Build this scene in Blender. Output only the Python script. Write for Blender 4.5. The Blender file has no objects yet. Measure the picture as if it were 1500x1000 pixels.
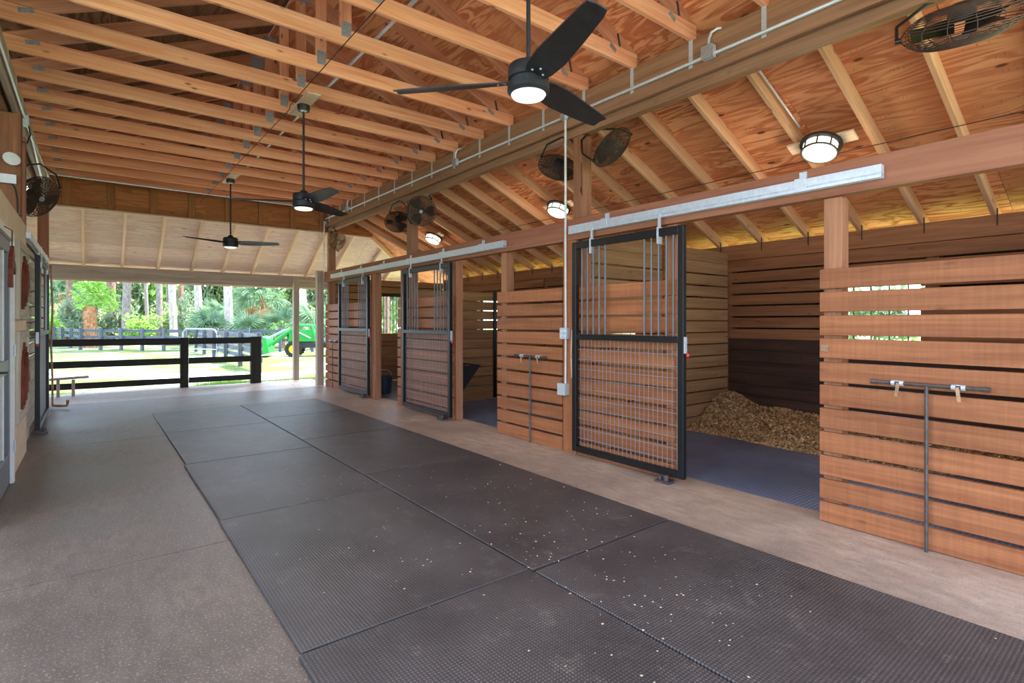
import bpy, bmesh, math, random
from mathutils import Vector, Matrix, Euler
random.seed(7)
SC = bpy.context.scene
COL = SC.collection
R = math.radians

# ------------------------------------------------------------------ camera
F_PX = 785.0
YAW = math.atan2(615, 785)
cam_d = bpy.data.cameras.new('camera')
cam_d.sensor_width = 36.0
cam_d.lens = F_PX * 36.0 / 1500.0
cam_d.shift_y = -29.0 / 1500.0
cam_d.clip_start = 0.05
cam_d.clip_end = 500
cam = bpy.data.objects.new('camera', cam_d)
COL.objects.link(cam)
cam.location = (0, 0, 1.40)
cam.rotation_euler = (R(90), 0, -YAW)
SC.camera = cam

# ------------------------------------------------------------------ sky, sun, exposure
wd = bpy.data.worlds.new('world'); SC.world = wd
wd.use_nodes = True
nt = wd.node_tree
for n in list(nt.nodes): nt.nodes.remove(n)
wo = nt.nodes.new('ShaderNodeOutputWorld')
wb = nt.nodes.new('ShaderNodeBackground')
sky = nt.nodes.new('ShaderNodeTexSky')
sky.sky_type = 'NISHITA'
sky.sun_disc = False
sky.sun_elevation = R(58)
sky.sun_rotation = R(70)
sky.dust_density = 4.0
sky.air_density = 1.0
mixw = nt.nodes.new('ShaderNodeMixRGB')
mixw.inputs[0].default_value = 0.55
mixw.inputs[2].default_value = (6.6, 8.5, 11.6, 1)
nt.links.new(sky.outputs[0], mixw.inputs[1])
nt.links.new(mixw.outputs[0], wb.inputs[0])
wb.inputs[1].default_value = 0.19
nt.links.new(wb.outputs[0], wo.inputs[0])

sun_d = bpy.data.lights.new('sun', 'SUN')
sun_d.energy = 4.6
sun_d.angle = R(2.0)
sun_d.color = (1.0, 0.97, 0.92)
sun = bpy.data.objects.new('sun', sun_d); COL.objects.link(sun)
sd = Vector((0.62, -0.05, 1.05)).normalized()       # towards the sun
sun.rotation_euler = sd.to_track_quat('Z', 'Y').to_euler()
sun.location = (12, -4, 20)

SC.view_settings.view_transform = 'Standard'
SC.view_settings.look = 'None'
SC.view_settings.gamma = 1
SC.view_settings.use_curve_mapping = False
SC.view_settings.exposure = 1.8

# ------------------------------------------------------------------ pixel helper (1500 x 1000 frame)
FW = Vector((math.sin(YAW), math.cos(YAW), 0)); RT = Vector((math.cos(YAW), -math.sin(YAW), 0))
def at_depth(u, depth, z=0.0):
    """ground point seen in column u at the given distance along the view axis"""
    p = FW * depth + RT * ((u - 750) / F_PX * depth)
    return Vector((p.x, p.y, z))

# ------------------------------------------------------------------ material helpers
def lin(c):
    return tuple(((x / 12.92) if x <= 0.04045 else ((x + 0.055) / 1.055) ** 2.4) for x in c) + (1.0,)
class NT:
    def __init__(s, name):
        s.m = bpy.data.materials.new(name); s.m.use_nodes = True
        s.t = s.m.node_tree
        for n in list(s.t.nodes): s.t.nodes.remove(n)
        s.out = s.n('ShaderNodeOutputMaterial')
        s.b = s.n('ShaderNodeBsdfPrincipled')
        s.l(s.b.outputs[0], s.out.inputs[0])
    def n(s, t, **kw):
        x = s.t.nodes.new(t)
        for k, v in kw.items(): setattr(x, k, v)
        return x
    def l(s, a, b): s.t.links.new(a, b)
    def coords(s, scale=(1, 1, 1), rnd=True, kind='Object'):
        tc = s.n('ShaderNodeTexCoord')
        mp = s.n('ShaderNodeMapping'); mp.inputs['Scale'].default_value = scale
        if rnd:
            oi = s.n('ShaderNodeObjectInfo')
            mu = s.n('ShaderNodeMath', operation='MULTIPLY'); mu.inputs[1].default_value = 37.0
            s.l(oi.outputs['Random'], mu.inputs[0])
            ad = s.n('ShaderNodeVectorMath', operation='ADD')
            cb = s.n('ShaderNodeCombineXYZ')
            for i in range(3): s.l(mu.outputs[0], cb.inputs[i])
            s.l(tc.outputs[kind], ad.inputs[0]); s.l(cb.outputs[0], ad.inputs[1])
            s.l(ad.outputs[0], mp.inputs[0])
        else:
            s.l(tc.outputs[kind], mp.inputs[0])
        return mp.outputs[0]
    def noise(s, vec, scale, detail=3, rough=0.5, dist=0.0):
        x = s.n('ShaderNodeTexNoise'); x.inputs['Scale'].default_value = scale
        x.inputs['Detail'].default_value = detail; x.inputs['Roughness'].default_value = rough
        x.inputs['Distortion'].default_value = dist
        s.l(vec, x.inputs['Vector']); return x.outputs['Fac']
    def ramp(s, fac, stops):
        x = s.n('ShaderNodeValToRGB')
        e = x.color_ramp.elements
        while len(e) < len(stops): e.new(0.5)
        for i, (p, c) in enumerate(stops):
            e[i].position = p; e[i].color = c if len(c) == 4 else tuple(c) + (1,)
        s.l(fac, x.inputs[0]); return x.outputs[0]
    def mix(s, fac, a, b, mode='MIX'):
        x = s.n('ShaderNodeMixRGB', blend_type=mode)
        if isinstance(fac, (int, float)): x.inputs[0].default_value = fac
        else: s.l(fac, x.inputs[0])
        for i, v in ((1, a), (2, b)):
            if isinstance(v, tuple): x.inputs[i].default_value = v
            else: s.l(v, x.inputs[i])
        return x.outputs[0]
    def vary(s, col, lo=0.85, hi=1.12, hue=0.0):
        oi = s.n('ShaderNodeObjectInfo')
        mr = s.n('ShaderNodeMapRange'); mr.inputs[3].default_value = lo; mr.inputs[4].default_value = hi
        s.l(oi.outputs['Random'], mr.inputs[0])
        h = s.n('ShaderNodeHueSaturation'); s.l(col, h.inputs['Color']); s.l(mr.outputs[0], h.inputs['Value'])
        return h.outputs[0]
    def bump(s, h, strength=0.3, dist=0.005):
        b = s.n('ShaderNodeBump'); b.inputs['Strength'].default_value = strength; b.inputs['Distance'].default_value = dist
        s.l(h, b.inputs['Height']); s.l(b.outputs[0], s.b.inputs['Normal'])
    def fin(s, col, rough=0.6, metal=0.0, spec=0.5):
        if isinstance(col, tuple): s.b.inputs['Base Color'].default_value = col
        else: s.l(col, s.b.inputs['Base Color'])
        if isinstance(rough, (int, float)): s.b.inputs['Roughness'].default_value = rough
        else: s.l(rough, s.b.inputs['Roughness'])
        s.b.inputs['Metallic'].default_value = metal
        s.b.inputs['Specular IOR Level'].default_value = spec
        return s.m

def wood(name, light, dark, rough=0.65, knots=0.75, grain=1.0, knot_c=(0.20, 0.10, 0.05), lo=0.86, hi=1.1, spec=0.3, dirt=0.0, saw=0.0):
    k = NT(name)
    v = k.coords((0.55, 9.0, 9.0))
    n1 = k.noise(v, 1.6, 4, 0.6, 0.6)
    base = k.ramp(n1, [(0.32, lin(dark)), (0.68, lin(light))])
    v2 = k.coords((1.2, 70.0, 70.0))
    n2 = k.noise(v2, 1.0, 3, 0.6)
    fine = k.ramp(n2, [(0.35, (0.72, 0.68, 0.64, 1)), (0.6, (1, 1, 1, 1))])
    base = k.mix(0.55 * grain, base, fine, 'MULTIPLY')
    vo = k.n('ShaderNodeTexVoronoi'); vo.inputs['Scale'].default_value = 1.0
    k.l(k.coords((3.0, 8.0, 8.0)), vo.inputs['Vector'])
    kn = k.ramp(vo.outputs['Distance'], [(0.03, (1, 1, 1, 1)), (0.13, (0, 0, 0, 1))])
    m2 = k.n('ShaderNodeMath', operation='MULTIPLY'); m2.inputs[1].default_value = knots
    k.l(kn, m2.inputs[0])
    base = k.mix(m2.outputs[0], base, lin(knot_c))
    if dirt:
        n3 = k.noise(k.coords((1.0, 1.6, 1.6)), 1.7, 5, 0.65)
        dm = k.ramp(n3, [(0.48, (0, 0, 0, 1)), (0.72, (dirt, dirt, dirt, 1))])
        base = k.mix(dm, base, lin((dark[0] * 0.62, dark[1] * 0.62, dark[2] * 0.62)))
    if saw:
        sw = k.noise(k.coords((45.0, 1.5, 1.5)), 1.0, 3, 0.6)
        base = k.mix(saw, base, k.ramp(sw, [(0.38, (0.70, 0.66, 0.62, 1)), (0.62, (1.12, 1.1, 1.08, 1))]), 'MULTIPLY')
        k.bump(sw, 0.3, 0.004)
    base = k.vary(base, lo, hi)
    if not saw: k.bump(n2, 0.25, 0.003)
    return k.fin(base, rough, spec=spec)

def plywood(name, light, dark, patch=0.8):
    k = NT(name)
    v = k.coords((0.9, 5.0, 5.0))
    n0 = k.noise(v, 0.9, 3, 0.5, 1.4)
    w = k.n('ShaderNodeMath', operation='MULTIPLY'); w.inputs[1].default_value = 34.0
    k.l(n0, w.inputs[0])
    sn = k.n('ShaderNodeMath', operation='SINE'); k.l(w.outputs[0], sn.inputs[0])
    mr = k.n('ShaderNodeMapRange'); mr.inputs[1].default_value = -1; mr.inputs[2].default_value = 1
    k.l(sn.outputs[0], mr.inputs[0])
    g = k.ramp(mr.outputs[0], [(0.05, lin(dark)), (0.75, lin(light))])
    big = k.noise(k.coords((0.5, 0.9, 0.9)), 1.3, 4, 0.6)
    g = k.mix(k.ramp(big, [(0.38, (0, 0, 0, 1)), (0.62, (0.75, 0.75, 0.75, 1))]), g, lin(tuple((a + b) / 2 * 0.96 for a, b in zip(light, dark))))
    fine = k.ramp(k.noise(k.coords((2.0, 60.0, 60.0)), 1.0, 2), [(0.35, (0.82, 0.78, 0.74, 1)), (0.62, (1, 1, 1, 1))])
    g = k.mix(0.6, g, fine, 'MULTIPLY')
    vo = k.n('ShaderNodeTexVoronoi'); vo.inputs['Scale'].default_value = 1.0
    k.l(k.coords((2.3, 5.2, 0.01)), vo.inputs['Vector'])
    kn = k.ramp(vo.outputs['Distance'], [(0.075, (patch, patch, patch, 1)), (0.12, (0, 0, 0, 1))])
    g = k.mix(kn, g, lin((0.30, 0.15, 0.07)))
    g = k.vary(g, 0.88, 1.1)
    return k.fin(g, 0.7, spec=0.2)

def plain(name, c, rough=0.5, metal=0.0, spec=0.5, var=0.0, nscale=20, bump=0.0, vary=None):
    k = NT(name)
    col = lin(c)
    if var:
        n = k.noise(k.coords((1, 1, 1)), nscale, 4, 0.6)
        col = k.ramp(n, [(0.3, lin(tuple(max(0, x * (1 - var)) for x in c))), (0.7, lin(tuple(min(1, x * (1 + var)) for x in c)))])
        if bump: k.bump(n, bump, 0.004)
    if vary:
        if isinstance(col, tuple):
            rg = k.n('ShaderNodeRGB'); rg.outputs[0].default_value = col; col = rg.outputs[0]
        col = k.vary(col, *vary)
    return k.fin(col, rough, metal, spec)

def emit(name, c, strength):
    k = NT(name)
    k.b.inputs['Emission Color'].default_value = lin(c); k.b.inputs['Emission Strength'].default_value = strength
    return k.fin(lin(c), 0.4)

M = {}
M['truss'] = wood('truss_pine', (1.0, 0.75, 0.585), (0.93, 0.595, 0.425), knots=0.85)
M['web'] = wood('web_pine', (0.90, 0.66, 0.51), (0.80, 0.52, 0.38), knots=0.7, dirt=0.3)
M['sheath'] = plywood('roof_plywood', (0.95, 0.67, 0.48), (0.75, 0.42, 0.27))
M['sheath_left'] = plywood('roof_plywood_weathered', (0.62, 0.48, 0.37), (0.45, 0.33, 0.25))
M['rafter'] = wood('rafter_pine', (0.90, 0.71, 0.55), (0.82, 0.60, 0.44), knots=0.6)
M['gable'] = plywood('gable_plywood', (0.80, 0.54, 0.33), (0.68, 0.42, 0.24))
M['stud'] = wood('stud_pine', (0.72, 0.50, 0.29), (0.60, 0.40, 0.22))
M['porch_sheath'] = plywood('porch_plywood', (1.0, 0.88, 0.82), (0.95, 0.79, 0.71), 0.4)
M['porch_rafter'] = wood('porch_rafter_pine', (0.96, 0.84, 0.72), (0.90, 0.75, 0.62), knots=0.3)
M['plank'] = wood('stained_plank', (0.715, 0.455, 0.29), (0.59, 0.35, 0.21), rough=0.55, knots=0.4, grain=0.8, lo=0.86, hi=1.1, saw=0.28)
M['plank_in'] = wood('stall_inside_plank', (0.68, 0.53, 0.37), (0.57, 0.42, 0.28), knots=0.5)
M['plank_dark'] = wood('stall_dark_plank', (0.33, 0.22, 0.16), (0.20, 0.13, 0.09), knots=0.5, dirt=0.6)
M['plank_back'] = wood('stall_back_plank', (0.62, 0.41, 0.26), (0.48, 0.30, 0.18), knots=0.5)
M['header'] = wood('header_timber', (0.70, 0.47, 0.35), (0.61, 0.38, 0.28), knots=0.4, grain=0.6)
M['beam'] = wood('upper_beam_timber', (0.66, 0.49, 0.375), (0.54, 0.39, 0.29), knots=0.25, grain=0.6)
M['post'] = wood('post_timber', (0.72, 0.50, 0.37), (0.60, 0.40, 0.28), knots=0.4)
M['grey_timber'] = wood('weathered_timber', (0.77, 0.71, 0.64), (0.65, 0.585, 0.52), knots=0.3)
M['steel'] = plain('galvanised_steel', (0.82, 0.85, 0.88), 0.4, 0.45, var=0.05, nscale=40)
M['plate'] = plain('truss_plate_steel', (0.66, 0.68, 0.70), 0.5, 0.6, var=0.1, nscale=60)
M['black_steel'] = plain('black_powder_coat', (0.10, 0.10, 0.10), 0.4, 0.2, var=0.1)
M['wire'] = plain('dark_wire', (0.20, 0.17, 0.15), 0.55, 0.5)
M['grey_wire'] = plain('mesh_wire', (0.62, 0.61, 0.60), 0.45, 0.4)
M['door_bar'] = plain('door_bar_steel', (0.40, 0.40, 0.41), 0.4, 0.4)
M['bar_iron'] = plain('blanket_bar_iron', (0.37, 0.34, 0.32), 0.5, 0.5, var=0.15)
M['fan_black'] = plain('fan_black', (0.13, 0.13, 0.135), 0.5, 0.0, var=0.25, nscale=25)
M['cage_wire'] = plain('cage_wire_dusty', (0.30, 0.23, 0.18), 0.7, 0.2)
M['black_plastic'] = plain('black_plastic', (0.09, 0.10, 0.12), 0.5)
M['white'] = plain('white_paint', (0.88, 0.87, 0.84), 0.5, var=0.03)
M['red'] = plain('red_plastic', (0.85, 0.10, 0.10), 0.35)
M['rust'] = plain('rusty_tan_metal', (0.66, 0.52, 0.40), 0.7, 0.3, var=0.2)
M['lamp_glass'] = emit('lamp_glass_lit', (1.0, 0.97, 0.90), 0.9)
M['fan_glass'] = emit('fan_glass_added_glow', (0.95, 0.94, 0.90), 0.25)  # weak glow added to fan glass that is not shining
M['bulb'] = emit('bulb_lit', (1.0, 0.93, 0.75), 3.0)

# concrete
def concrete(name='concrete_floor', porch=False):
    k = NT(name)
    v = k.coords((1, 1, 1), rnd=False, kind='Object')
    a = k.noise(v, 0.9, 6, 0.65)
    c = k.ramp(a, [(0.32, lin((0.335, 0.285, 0.25))), (0.68, lin((0.50, 0.43, 0.375)))])
    st = k.noise(k.coords((1.0, 0.35, 1), rnd=False), 14, 5, 0.7)
    c = k.mix(k.ramp(st, [(0.40, (0, 0, 0, 1)), (0.62, (0.7, 0.7, 0.7, 1))]), c, lin((0.36, 0.31, 0.27)))
    # foot traffic: the strip by the stalls is scrubbed pale, the left side is stained brown
    sx = k.n('ShaderNodeSeparateXYZ'); k.l(v, sx.inputs[0])
    ed = k.n('ShaderNodeMath', operation='ADD'); k.l(sx.outputs['X'], ed.inputs[0])
    wob = k.n('ShaderNodeMath', operation='MULTIPLY'); wob.inputs[1].default_value = 1.6; k.l(k.noise(v, 1.4, 4, 0.6), wob.inputs[0])
    k.l(wob.outputs[0], ed.inputs[1])
    mr = k.n('ShaderNodeMapRange'); mr.inputs[1].default_value = 2.6; mr.inputs[2].default_value = 4.6; k.l(ed.outputs[0], mr.inputs[0])
    c = k.mix(mr.outputs[0], c, k.mix(1.0, c, (3.2, 3.15, 3.0, 1), 'MULTIPLY'))
    if porch: c = k.mix(1.0, c, (2.2, 2.45, 2.75, 1), 'MULTIPLY')  # sky light from the open end painted into the slab: paler, bluer
    sp = k.noise(v, 95, 2, 0.5)
    c = k.mix(k.ramp(sp, [(0.56, (0, 0, 0, 1)), (0.72, (0.55, 0.55, 0.55, 1))]), c, lin((0.74, 0.68, 0.63)))
    sp2 = k.noise(v, 70, 2, 0.5)
    c = k.mix(k.ramp(sp2, [(0.58, (0, 0, 0, 1)), (0.75, (0.5, 0.5, 0.5, 1))]), c, lin((0.34, 0.29, 0.265)))
    k.bump(k.noise(v, 60, 4, 0.7), 0.35, 0.004)
    rg = k.ramp(a, [(0.3, (0.34,) * 3), (0.7, (0.52,) * 3)])
    return k.fin(c, rg, spec=0.45)
M['concrete'] = concrete()
M['concrete_porch_skylit'] = concrete('concrete_porch_skylit', True)

def rubber(name, base, dust, rib=120.0):
    k = NT(name)
    v = k.coords((1, 1, 1), rnd=True)
    a = k.noise(v, 1.6, 5, 0.65)
    c = k.ramp(a, [(0.3, lin(tuple(x * 0.85 for x in base))), (0.7, lin(tuple(x * 1.4 for x in base)))])
    d = k.noise(v, 6.5, 6, 0.75)
    c = k.mix(k.ramp(d, [(0.56, (0, 0, 0, 1)), (0.74, (0.6, 0.6, 0.6, 1))]), c, lin(dust))
    s = k.noise(v, 30, 3, 0.6)
    c = k.mix(k.ramp(s, [(0.68, (0, 0, 0, 1)), (0.76, (0.5, 0.5, 0.5, 1))]), c, lin(dust))
    w1 = k.n('ShaderNodeTexWave', wave_type='BANDS', bands_direction='X'); w1.inputs['Scale'].default_value = rib / 6.28
    w2 = k.n('ShaderNodeTexWave', wave_type='BANDS', bands_direction='Y'); w2.inputs['Scale'].default_value = rib / 6.28
    pl = k.coords((1, 1, 1), rnd=False)
    k.l(pl, w1.inputs['Vector']); k.l(pl, w2.inputs['Vector'])
    mm = k.n('ShaderNodeMath', operation='MULTIPLY'); k.l(w1.outputs['Fac'], mm.inputs[0]); k.l(w2.outputs['Fac'], mm.inputs[1])
    k.bump(mm.outputs[0], 0.5, 0.004)
    c = k.mix(k.ramp(mm.outputs[0], [(0.2, (0.75,) * 3), (0.55, (0, 0, 0))]), c, lin(tuple(x * 0.6 for x in base)))
    return k.fin(c, 0.42, spec=0.5)
M['mat'] = rubber('rubber_mat', (0.31, 0.285, 0.275), (0.64, 0.60, 0.55))
M['stall_mat'] = rubber('stall_rubber_mat', (0.40, 0.44, 0.53), (0.58, 0.58, 0.60), 60)

# ------------------------------------------------------------------ mesh helpers
class MB:
    def __init__(s): s.v = []; s.f = []
    def add(s, vs, fs):
        o = len(s.v); s.v += [tuple(p) for p in vs]; s.f += [tuple(i + o for i in f) for f in fs]
        return s
    def box(s, c, d, rot=None):
        c = Vector(c); x, y, z = (k / 2 for k in d)
        P = [Vector((i, j, k)) for i in (-x, x) for j in (-y, y) for k in (-z, z)]
        if rot is not None: P = [rot @ p for p in P]
        return s.add([p + c for p in P], [(0, 1, 3, 2), (4, 6, 7, 5), (0, 4, 5, 1), (2, 3, 7, 6), (0, 2, 6, 4), (1, 5, 7, 3)])
    def tube(s, pts, r, n=8, caps=True, closed=False):
        pts = [Vector(p) for p in pts]
        rs = r if isinstance(r, (list, tuple)) else [r] * len(pts)
        N = len(pts); up = None; rings = []
        for i, p in enumerate(pts):
            if closed: t = (pts[(i + 1) % N] - pts[i - 1])
            else: t = pts[min(i + 1, N - 1)] - pts[max(i - 1, 0)]
            t.normalize()
            if up is None:
                up = t.orthogonal().normalized()
            else:
                up = (up - t * up.dot(t))
                if up.length < 1e-6: up = t.orthogonal()
                up.normalize()
            b = t.cross(up)
            rings.append([p + (up * math.cos(2 * math.pi * k / n) + b * math.sin(2 * math.pi * k / n)) * rs[i] for k in range(n)])
        vs = [q for rg in rings for q in rg]; fs = []
        for i in range(N if closed else N - 1):
            a = i * n; c = ((i + 1) % N) * n
            for k in range(n):
                fs.append((a + k, a + (k + 1) % n, c + (k + 1) % n, c + k))
        if caps and not closed:
            fs.append(tuple(range(n - 1, -1, -1))); fs.append(tuple((N - 1) * n + k for k in range(n)))
        return s.add(vs, fs)
    def lathe(s, prof, n=24, c=(0, 0, 0), capb=True, capt=True):
        c = Vector(c); vs = []; fs = []
        for (r, z) in prof:
            for k in range(n):
                a = 2 * math.pi * k / n
                vs.append(c + Vector((r * math.cos(a), r * math.sin(a), z)))
        for i in range(len(prof) - 1):
            for k in range(n):
                fs.append((i * n + k, i * n + (k + 1) % n, (i + 1) * n + (k + 1) % n, (i + 1) * n + k))
        if capb: fs.append(tuple(range(n - 1, -1, -1)))
        if capt: fs.append(tuple((len(prof) - 1) * n + k for k in range(n)))
        return s.add(vs, fs)
    def prism(s, poly, t, fr=None):
        """poly: 2d points; extruded by t about the plane z=0; fr: function (x,y,z)->Vector"""
        n = len(poly)
        vs = [Vector((x, y, -t / 2)) for x, y in poly] + [Vector((x, y, t / 2)) for x, y in poly]
        if fr: vs = [fr(p.x, p.y, p.z) for p in vs]
        fs = [tuple(range(n - 1, -1, -1)), tuple(range(n, 2 * n))] + [(i, (i + 1) % n, n + (i + 1) % n, n + i) for i in range(n)]
        return s.add(vs, fs)
    def mesh(s, name, smooth=False):
        me = bpy.data.meshes.new(name); me.from_pydata(s.v, [], s.f)
        bm = bmesh.new(); bm.from_mesh(me); bmesh.ops.recalc_face_normals(bm, faces=bm.faces); bm.to_mesh(me); bm.free()
        if smooth:
            for p in me.polygons: p.use_smooth = True
            try: me.set_sharp_from_angle(angle=R(40))
            except Exception: pass
        return me
    def build(s, name, mat, parent=None, loc=None, smooth=False, rot=None):
        """vertices are world coordinates unless loc is given; a parent's location is taken off"""
        return put(name, s.mesh(name, smooth), mat, parent, loc, rot)

def put(name, me, mat, parent=None, loc=None, rot=None):
    o = bpy.data.objects.new(name, me); COL.objects.link(o)
    if mat is not None:
        if not me.materials: me.materials.append(mat)
        elif me.materials[0] != mat:
            o.material_slots[0].link = 'OBJECT'; o.material_slots[0].material = mat
    if loc is None: loc = Vector((0, 0, 0))
    loc = Vector(loc)
    if parent is not None:
        o.parent = parent
        loc = loc - world_loc(parent)
    o.location = loc
    if rot is not None: o.rotation_euler = rot
    return o
def world_loc(o):
    l = Vector(o.location)
    while o.parent: o = o.parent; l += Vector(o.location)
    return l
def lput(name, me, mat, parent, loc=(0, 0, 0), rot=(0, 0, 0)):
    """a part given in its parent's own frame"""
    o = put(name, me, mat)
    o.parent = parent; o.location = loc; o.rotation_euler = rot
    return o
def tag(o, label=None, cat=None, group=None, kind=None):
    if label: o['label'] = label
    if cat: o['category'] = cat
    if group: o['group'] = group
    if kind: o['kind'] = kind
    return o
def thing(name, loc, label, cat, group=None, rot=(0, 0, 0), kind=None):
    o = bpy.data.objects.new(name, None); COL.objects.link(o)
    o.empty_display_size = 0.1
    o.location = loc; o.rotation_euler = rot
    return tag(o, label, cat, group, kind)
def struct(name, loc=(0, 0, 0)):
    o = bpy.data.objects.new(name, None); COL.objects.link(o); o.empty_display_size = 0.1
    o.location = loc; o['kind'] = 'structure'; return o

_bc = {}
def box_mesh(L, w, t, bev=0.003):
    key = (round(L, 3), round(w, 3), round(t, 3), bev)
    if key in _bc: return _bc[key]
    bm = bmesh.new(); bmesh.ops.create_cube(bm, size=1.0)
    for v in bm.verts: v.co = Vector((v.co.x * key[0], v.co.y * key[1], v.co.z * key[2]))
    if bev: bmesh.ops.bevel(bm, geom=list(bm.edges), offset=min(bev, t * 0.3), segments=1, affect='EDGES')
    me = bpy.data.meshes.new('board'); bm.to_mesh(me); bm.free()
    _bc[key] = me
    return me
_mc = {}
def board(name, p0, p1, width, thick, up, mat, parent=None, bev=0.003):
    """a board from p0 to p1 (centre line): its width lies along 'up'"""
    p0 = Vector(p0); p1 = Vector(p1)
    x = (p1 - p0); L = x.length; x.normalize()
    y = Vector(up); y = (y - x * y.dot(x)).normalized(); z = x.cross(y)
    me = box_mesh(L, width, thick, bev)
    k = (me.name, mat.name)
    if k not in _mc:
        m2 = me.copy(); m2.materials.append(mat); _mc[k] = m2
    rot = Matrix((x, y, z)).transposed().to_euler()
    return put(name, _mc[k], mat, parent, (p0 + p1) / 2, rot)
ORD = ['first', 'second', 'third', 'fourth', 'fifth', 'sixth', 'seventh', 'eighth', 'ninth', 'tenth', 'eleventh', 'twelfth',
       'thirteenth', 'fourteenth', 'fifteenth', 'sixteenth', 'seventeenth', 'eighteenth', 'nineteenth', 'twentieth',
       'twenty-first', 'twenty-second', 'twenty-third', 'twenty-fourth', 'twenty-fifth', 'twenty-sixth', 'twenty-seventh',
       'twenty-eighth', 'twenty-ninth', 'thirtieth']
# ================================================================== STRUCTURE
W = 4.03                 # aisle face of the stall fronts
XB = 7.10                # stall side of the back wall
DIV = [0.19, 4.11, 8.03, 11.95]
SL = 0.44                # roof pitch
XR = 1.735               # ridge
def zs(x): return 3.96 - SL * (x - 4.05) if x >= XR else 3.96 - SL * ((2 * XR - x) - 4.05)
PS = 0.573               # porch pitch
def zp(y): return 3.46 - PS * (y - 11.95)
XH = 4.05 + (3.96 - 3.46) / SL       # where the hip starts
HK = SL / PS
YN = -1.3  # near roof edge, out of view, cut back to let more daylight in

# ---- ground
def ground_mat():
    k = NT('yard_ground')
    v = k.coords((1, 1, 1), rnd=False)
    a = k.noise(v, 0.35, 5, 0.6)
    b = k.noise(v, 2.2, 6, 0.7)
    g = k.ramp(b, [(0.3, lin((0.34, 0.41, 0.21))), (0.7, lin((0.46, 0.53, 0.30)))])
    s = k.ramp(b, [(0.3, lin((0.74, 0.73, 0.70))), (0.7, lin((0.88, 0.87, 0.85)))])
    c = k.mix(k.ramp(a, [(0.45, (0, 0, 0)), (0.58, (1, 1, 1))]), g, s)
    sy = k.n('ShaderNodeSeparateXYZ'); k.l(v, sy.inputs[0])      # grass takes over away from the barn
    gy = k.n('ShaderNodeMapRange'); gy.inputs[1].default_value = 16; gy.inputs[2].default_value = 20; k.l(sy.outputs['Y'], gy.inputs[0])
    gp = k.ramp(k.noise(v, 0.8, 5, 0.65), [(0.44, (1, 1, 1)), (0.60, (0.15, 0.15, 0.15))])
    gq = k.n('ShaderNodeMath', operation='MULTIPLY'); k.l(gy.outputs[0], gq.inputs[0]); k.l(gp, gq.inputs[1])
    c = k.mix(gq.outputs[0], c, g)
    sx = k.n('ShaderNodeSeparateXYZ'); k.l(v, sx.inputs[0])      # lawn on the far side of the stalls
    mr = k.n('ShaderNodeMapRange'); mr.inputs[1].default_value = 7.8; mr.inputs[2].default_value = 9.5; k.l(sx.outputs['X'], mr.inputs[0])
    my = k.n('ShaderNodeMapRange'); my.inputs[1].default_value = 16; my.inputs[2].default_value = 13; k.l(sx.outputs['Y'], my.inputs[0])
    mm = k.n('ShaderNodeMath', operation='MULTIPLY'); k.l(mr.outputs[0], mm.inputs[0]); k.l(my.outputs[0], mm.inputs[1])
    c = k.mix(mm.outputs[0], c, k.ramp(b, [(0.3, lin((0.60, 0.74, 0.28))), (0.7, lin((0.70, 0.82, 0.36)))]))
    k.bump(b, 0.6, 0.05)
    return k.fin(c, 0.9, spec=0.1)
M['ground'] = ground_mat()
gm = MB()
gv = [(-80, -60), (90, -60), (90, 95), (-80, 95)]
gm.add([(x, y, -0.04) for x, y in gv] + [(x, y, -0.5) for x, y in gv], [(0, 1, 2, 3), (7, 6, 5, 4), (0, 4, 5, 1), (1, 5, 6, 2), (2, 6, 7, 3), (3, 7, 4, 0)])
tag(gm.build('ground', M['ground']), kind='structure')

# ---- floor slabs
floor = struct('floor')
YB = [YN, -0.15, 3.82, 7.83, 11.72, 13.42]
for a, b in zip(YB[:-1], YB[1:]):
    x0 = -1.3
    m = MB().box(((x0 + 4.22) / 2, (a + b) / 2, -0.06), (4.22 - x0, b - a - 0.008, 0.12))
    o = m.build('floor_slab', M['concrete_porch_skylit'] if a > 11 else M['concrete'], floor)
for a, b in zip(DIV[:-1], DIV[1:]):
    MB().box(((4.226 + 7.25) / 2, (a + b) / 2, -0.07), (7.25 - 4.226, b - a - 0.006, 0.1)).build('stall_slab', M['concrete'], floor)
MB().box((1.6, 5.4, -0.1), (6.0, 16, 0.03)).build('joint_bed', plain('joint_dirt', (0.28, 0.24, 0.22), 0.9), floor)

# ---- aisle rubber mats (two columns)
colx = [(0.69, 1.925), (1.937, 3.18)]
rows_l = [(0.45, 2.295), (2.305, 4.18), (4.19, 6.03), (6.04, 7.88), (7.89, 9.75)]
rows_r = [(0.22, 2.265), (2.28, 4.62), (4.63, 6.45), (6.46, 8.20), (8.21, 9.80)]
for ci, rows in ((0, rows_l), (1, rows_r)):
    for i, (a, b) in enumerate(rows):
        dx = [-0.012, 0.004, 0.012, 0.03, 0.03][i]
        x0, x1 = colx[ci]
        if ci == 1: dx = 0.004
        x0 += dx
        o = board('rubber_mat', ((x0 + x1) / 2, a, 0.0095), ((x0 + x1) / 2, b, 0.0095), x1 - x0, 0.019, (1, 0, 0), M['mat'], None, 0.004)
        o.rotation_euler.z += [0.004, -0.003, 0.002, 0.0, 0.001][i]
        side = 'left-hand' if ci == 0 else 'stall-side'
        tag(o, 'dark ribbed rubber mat, %s column, %s from the camera' % (side, ORD[i]), 'mat', 'rubber mats along the aisle')
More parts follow.
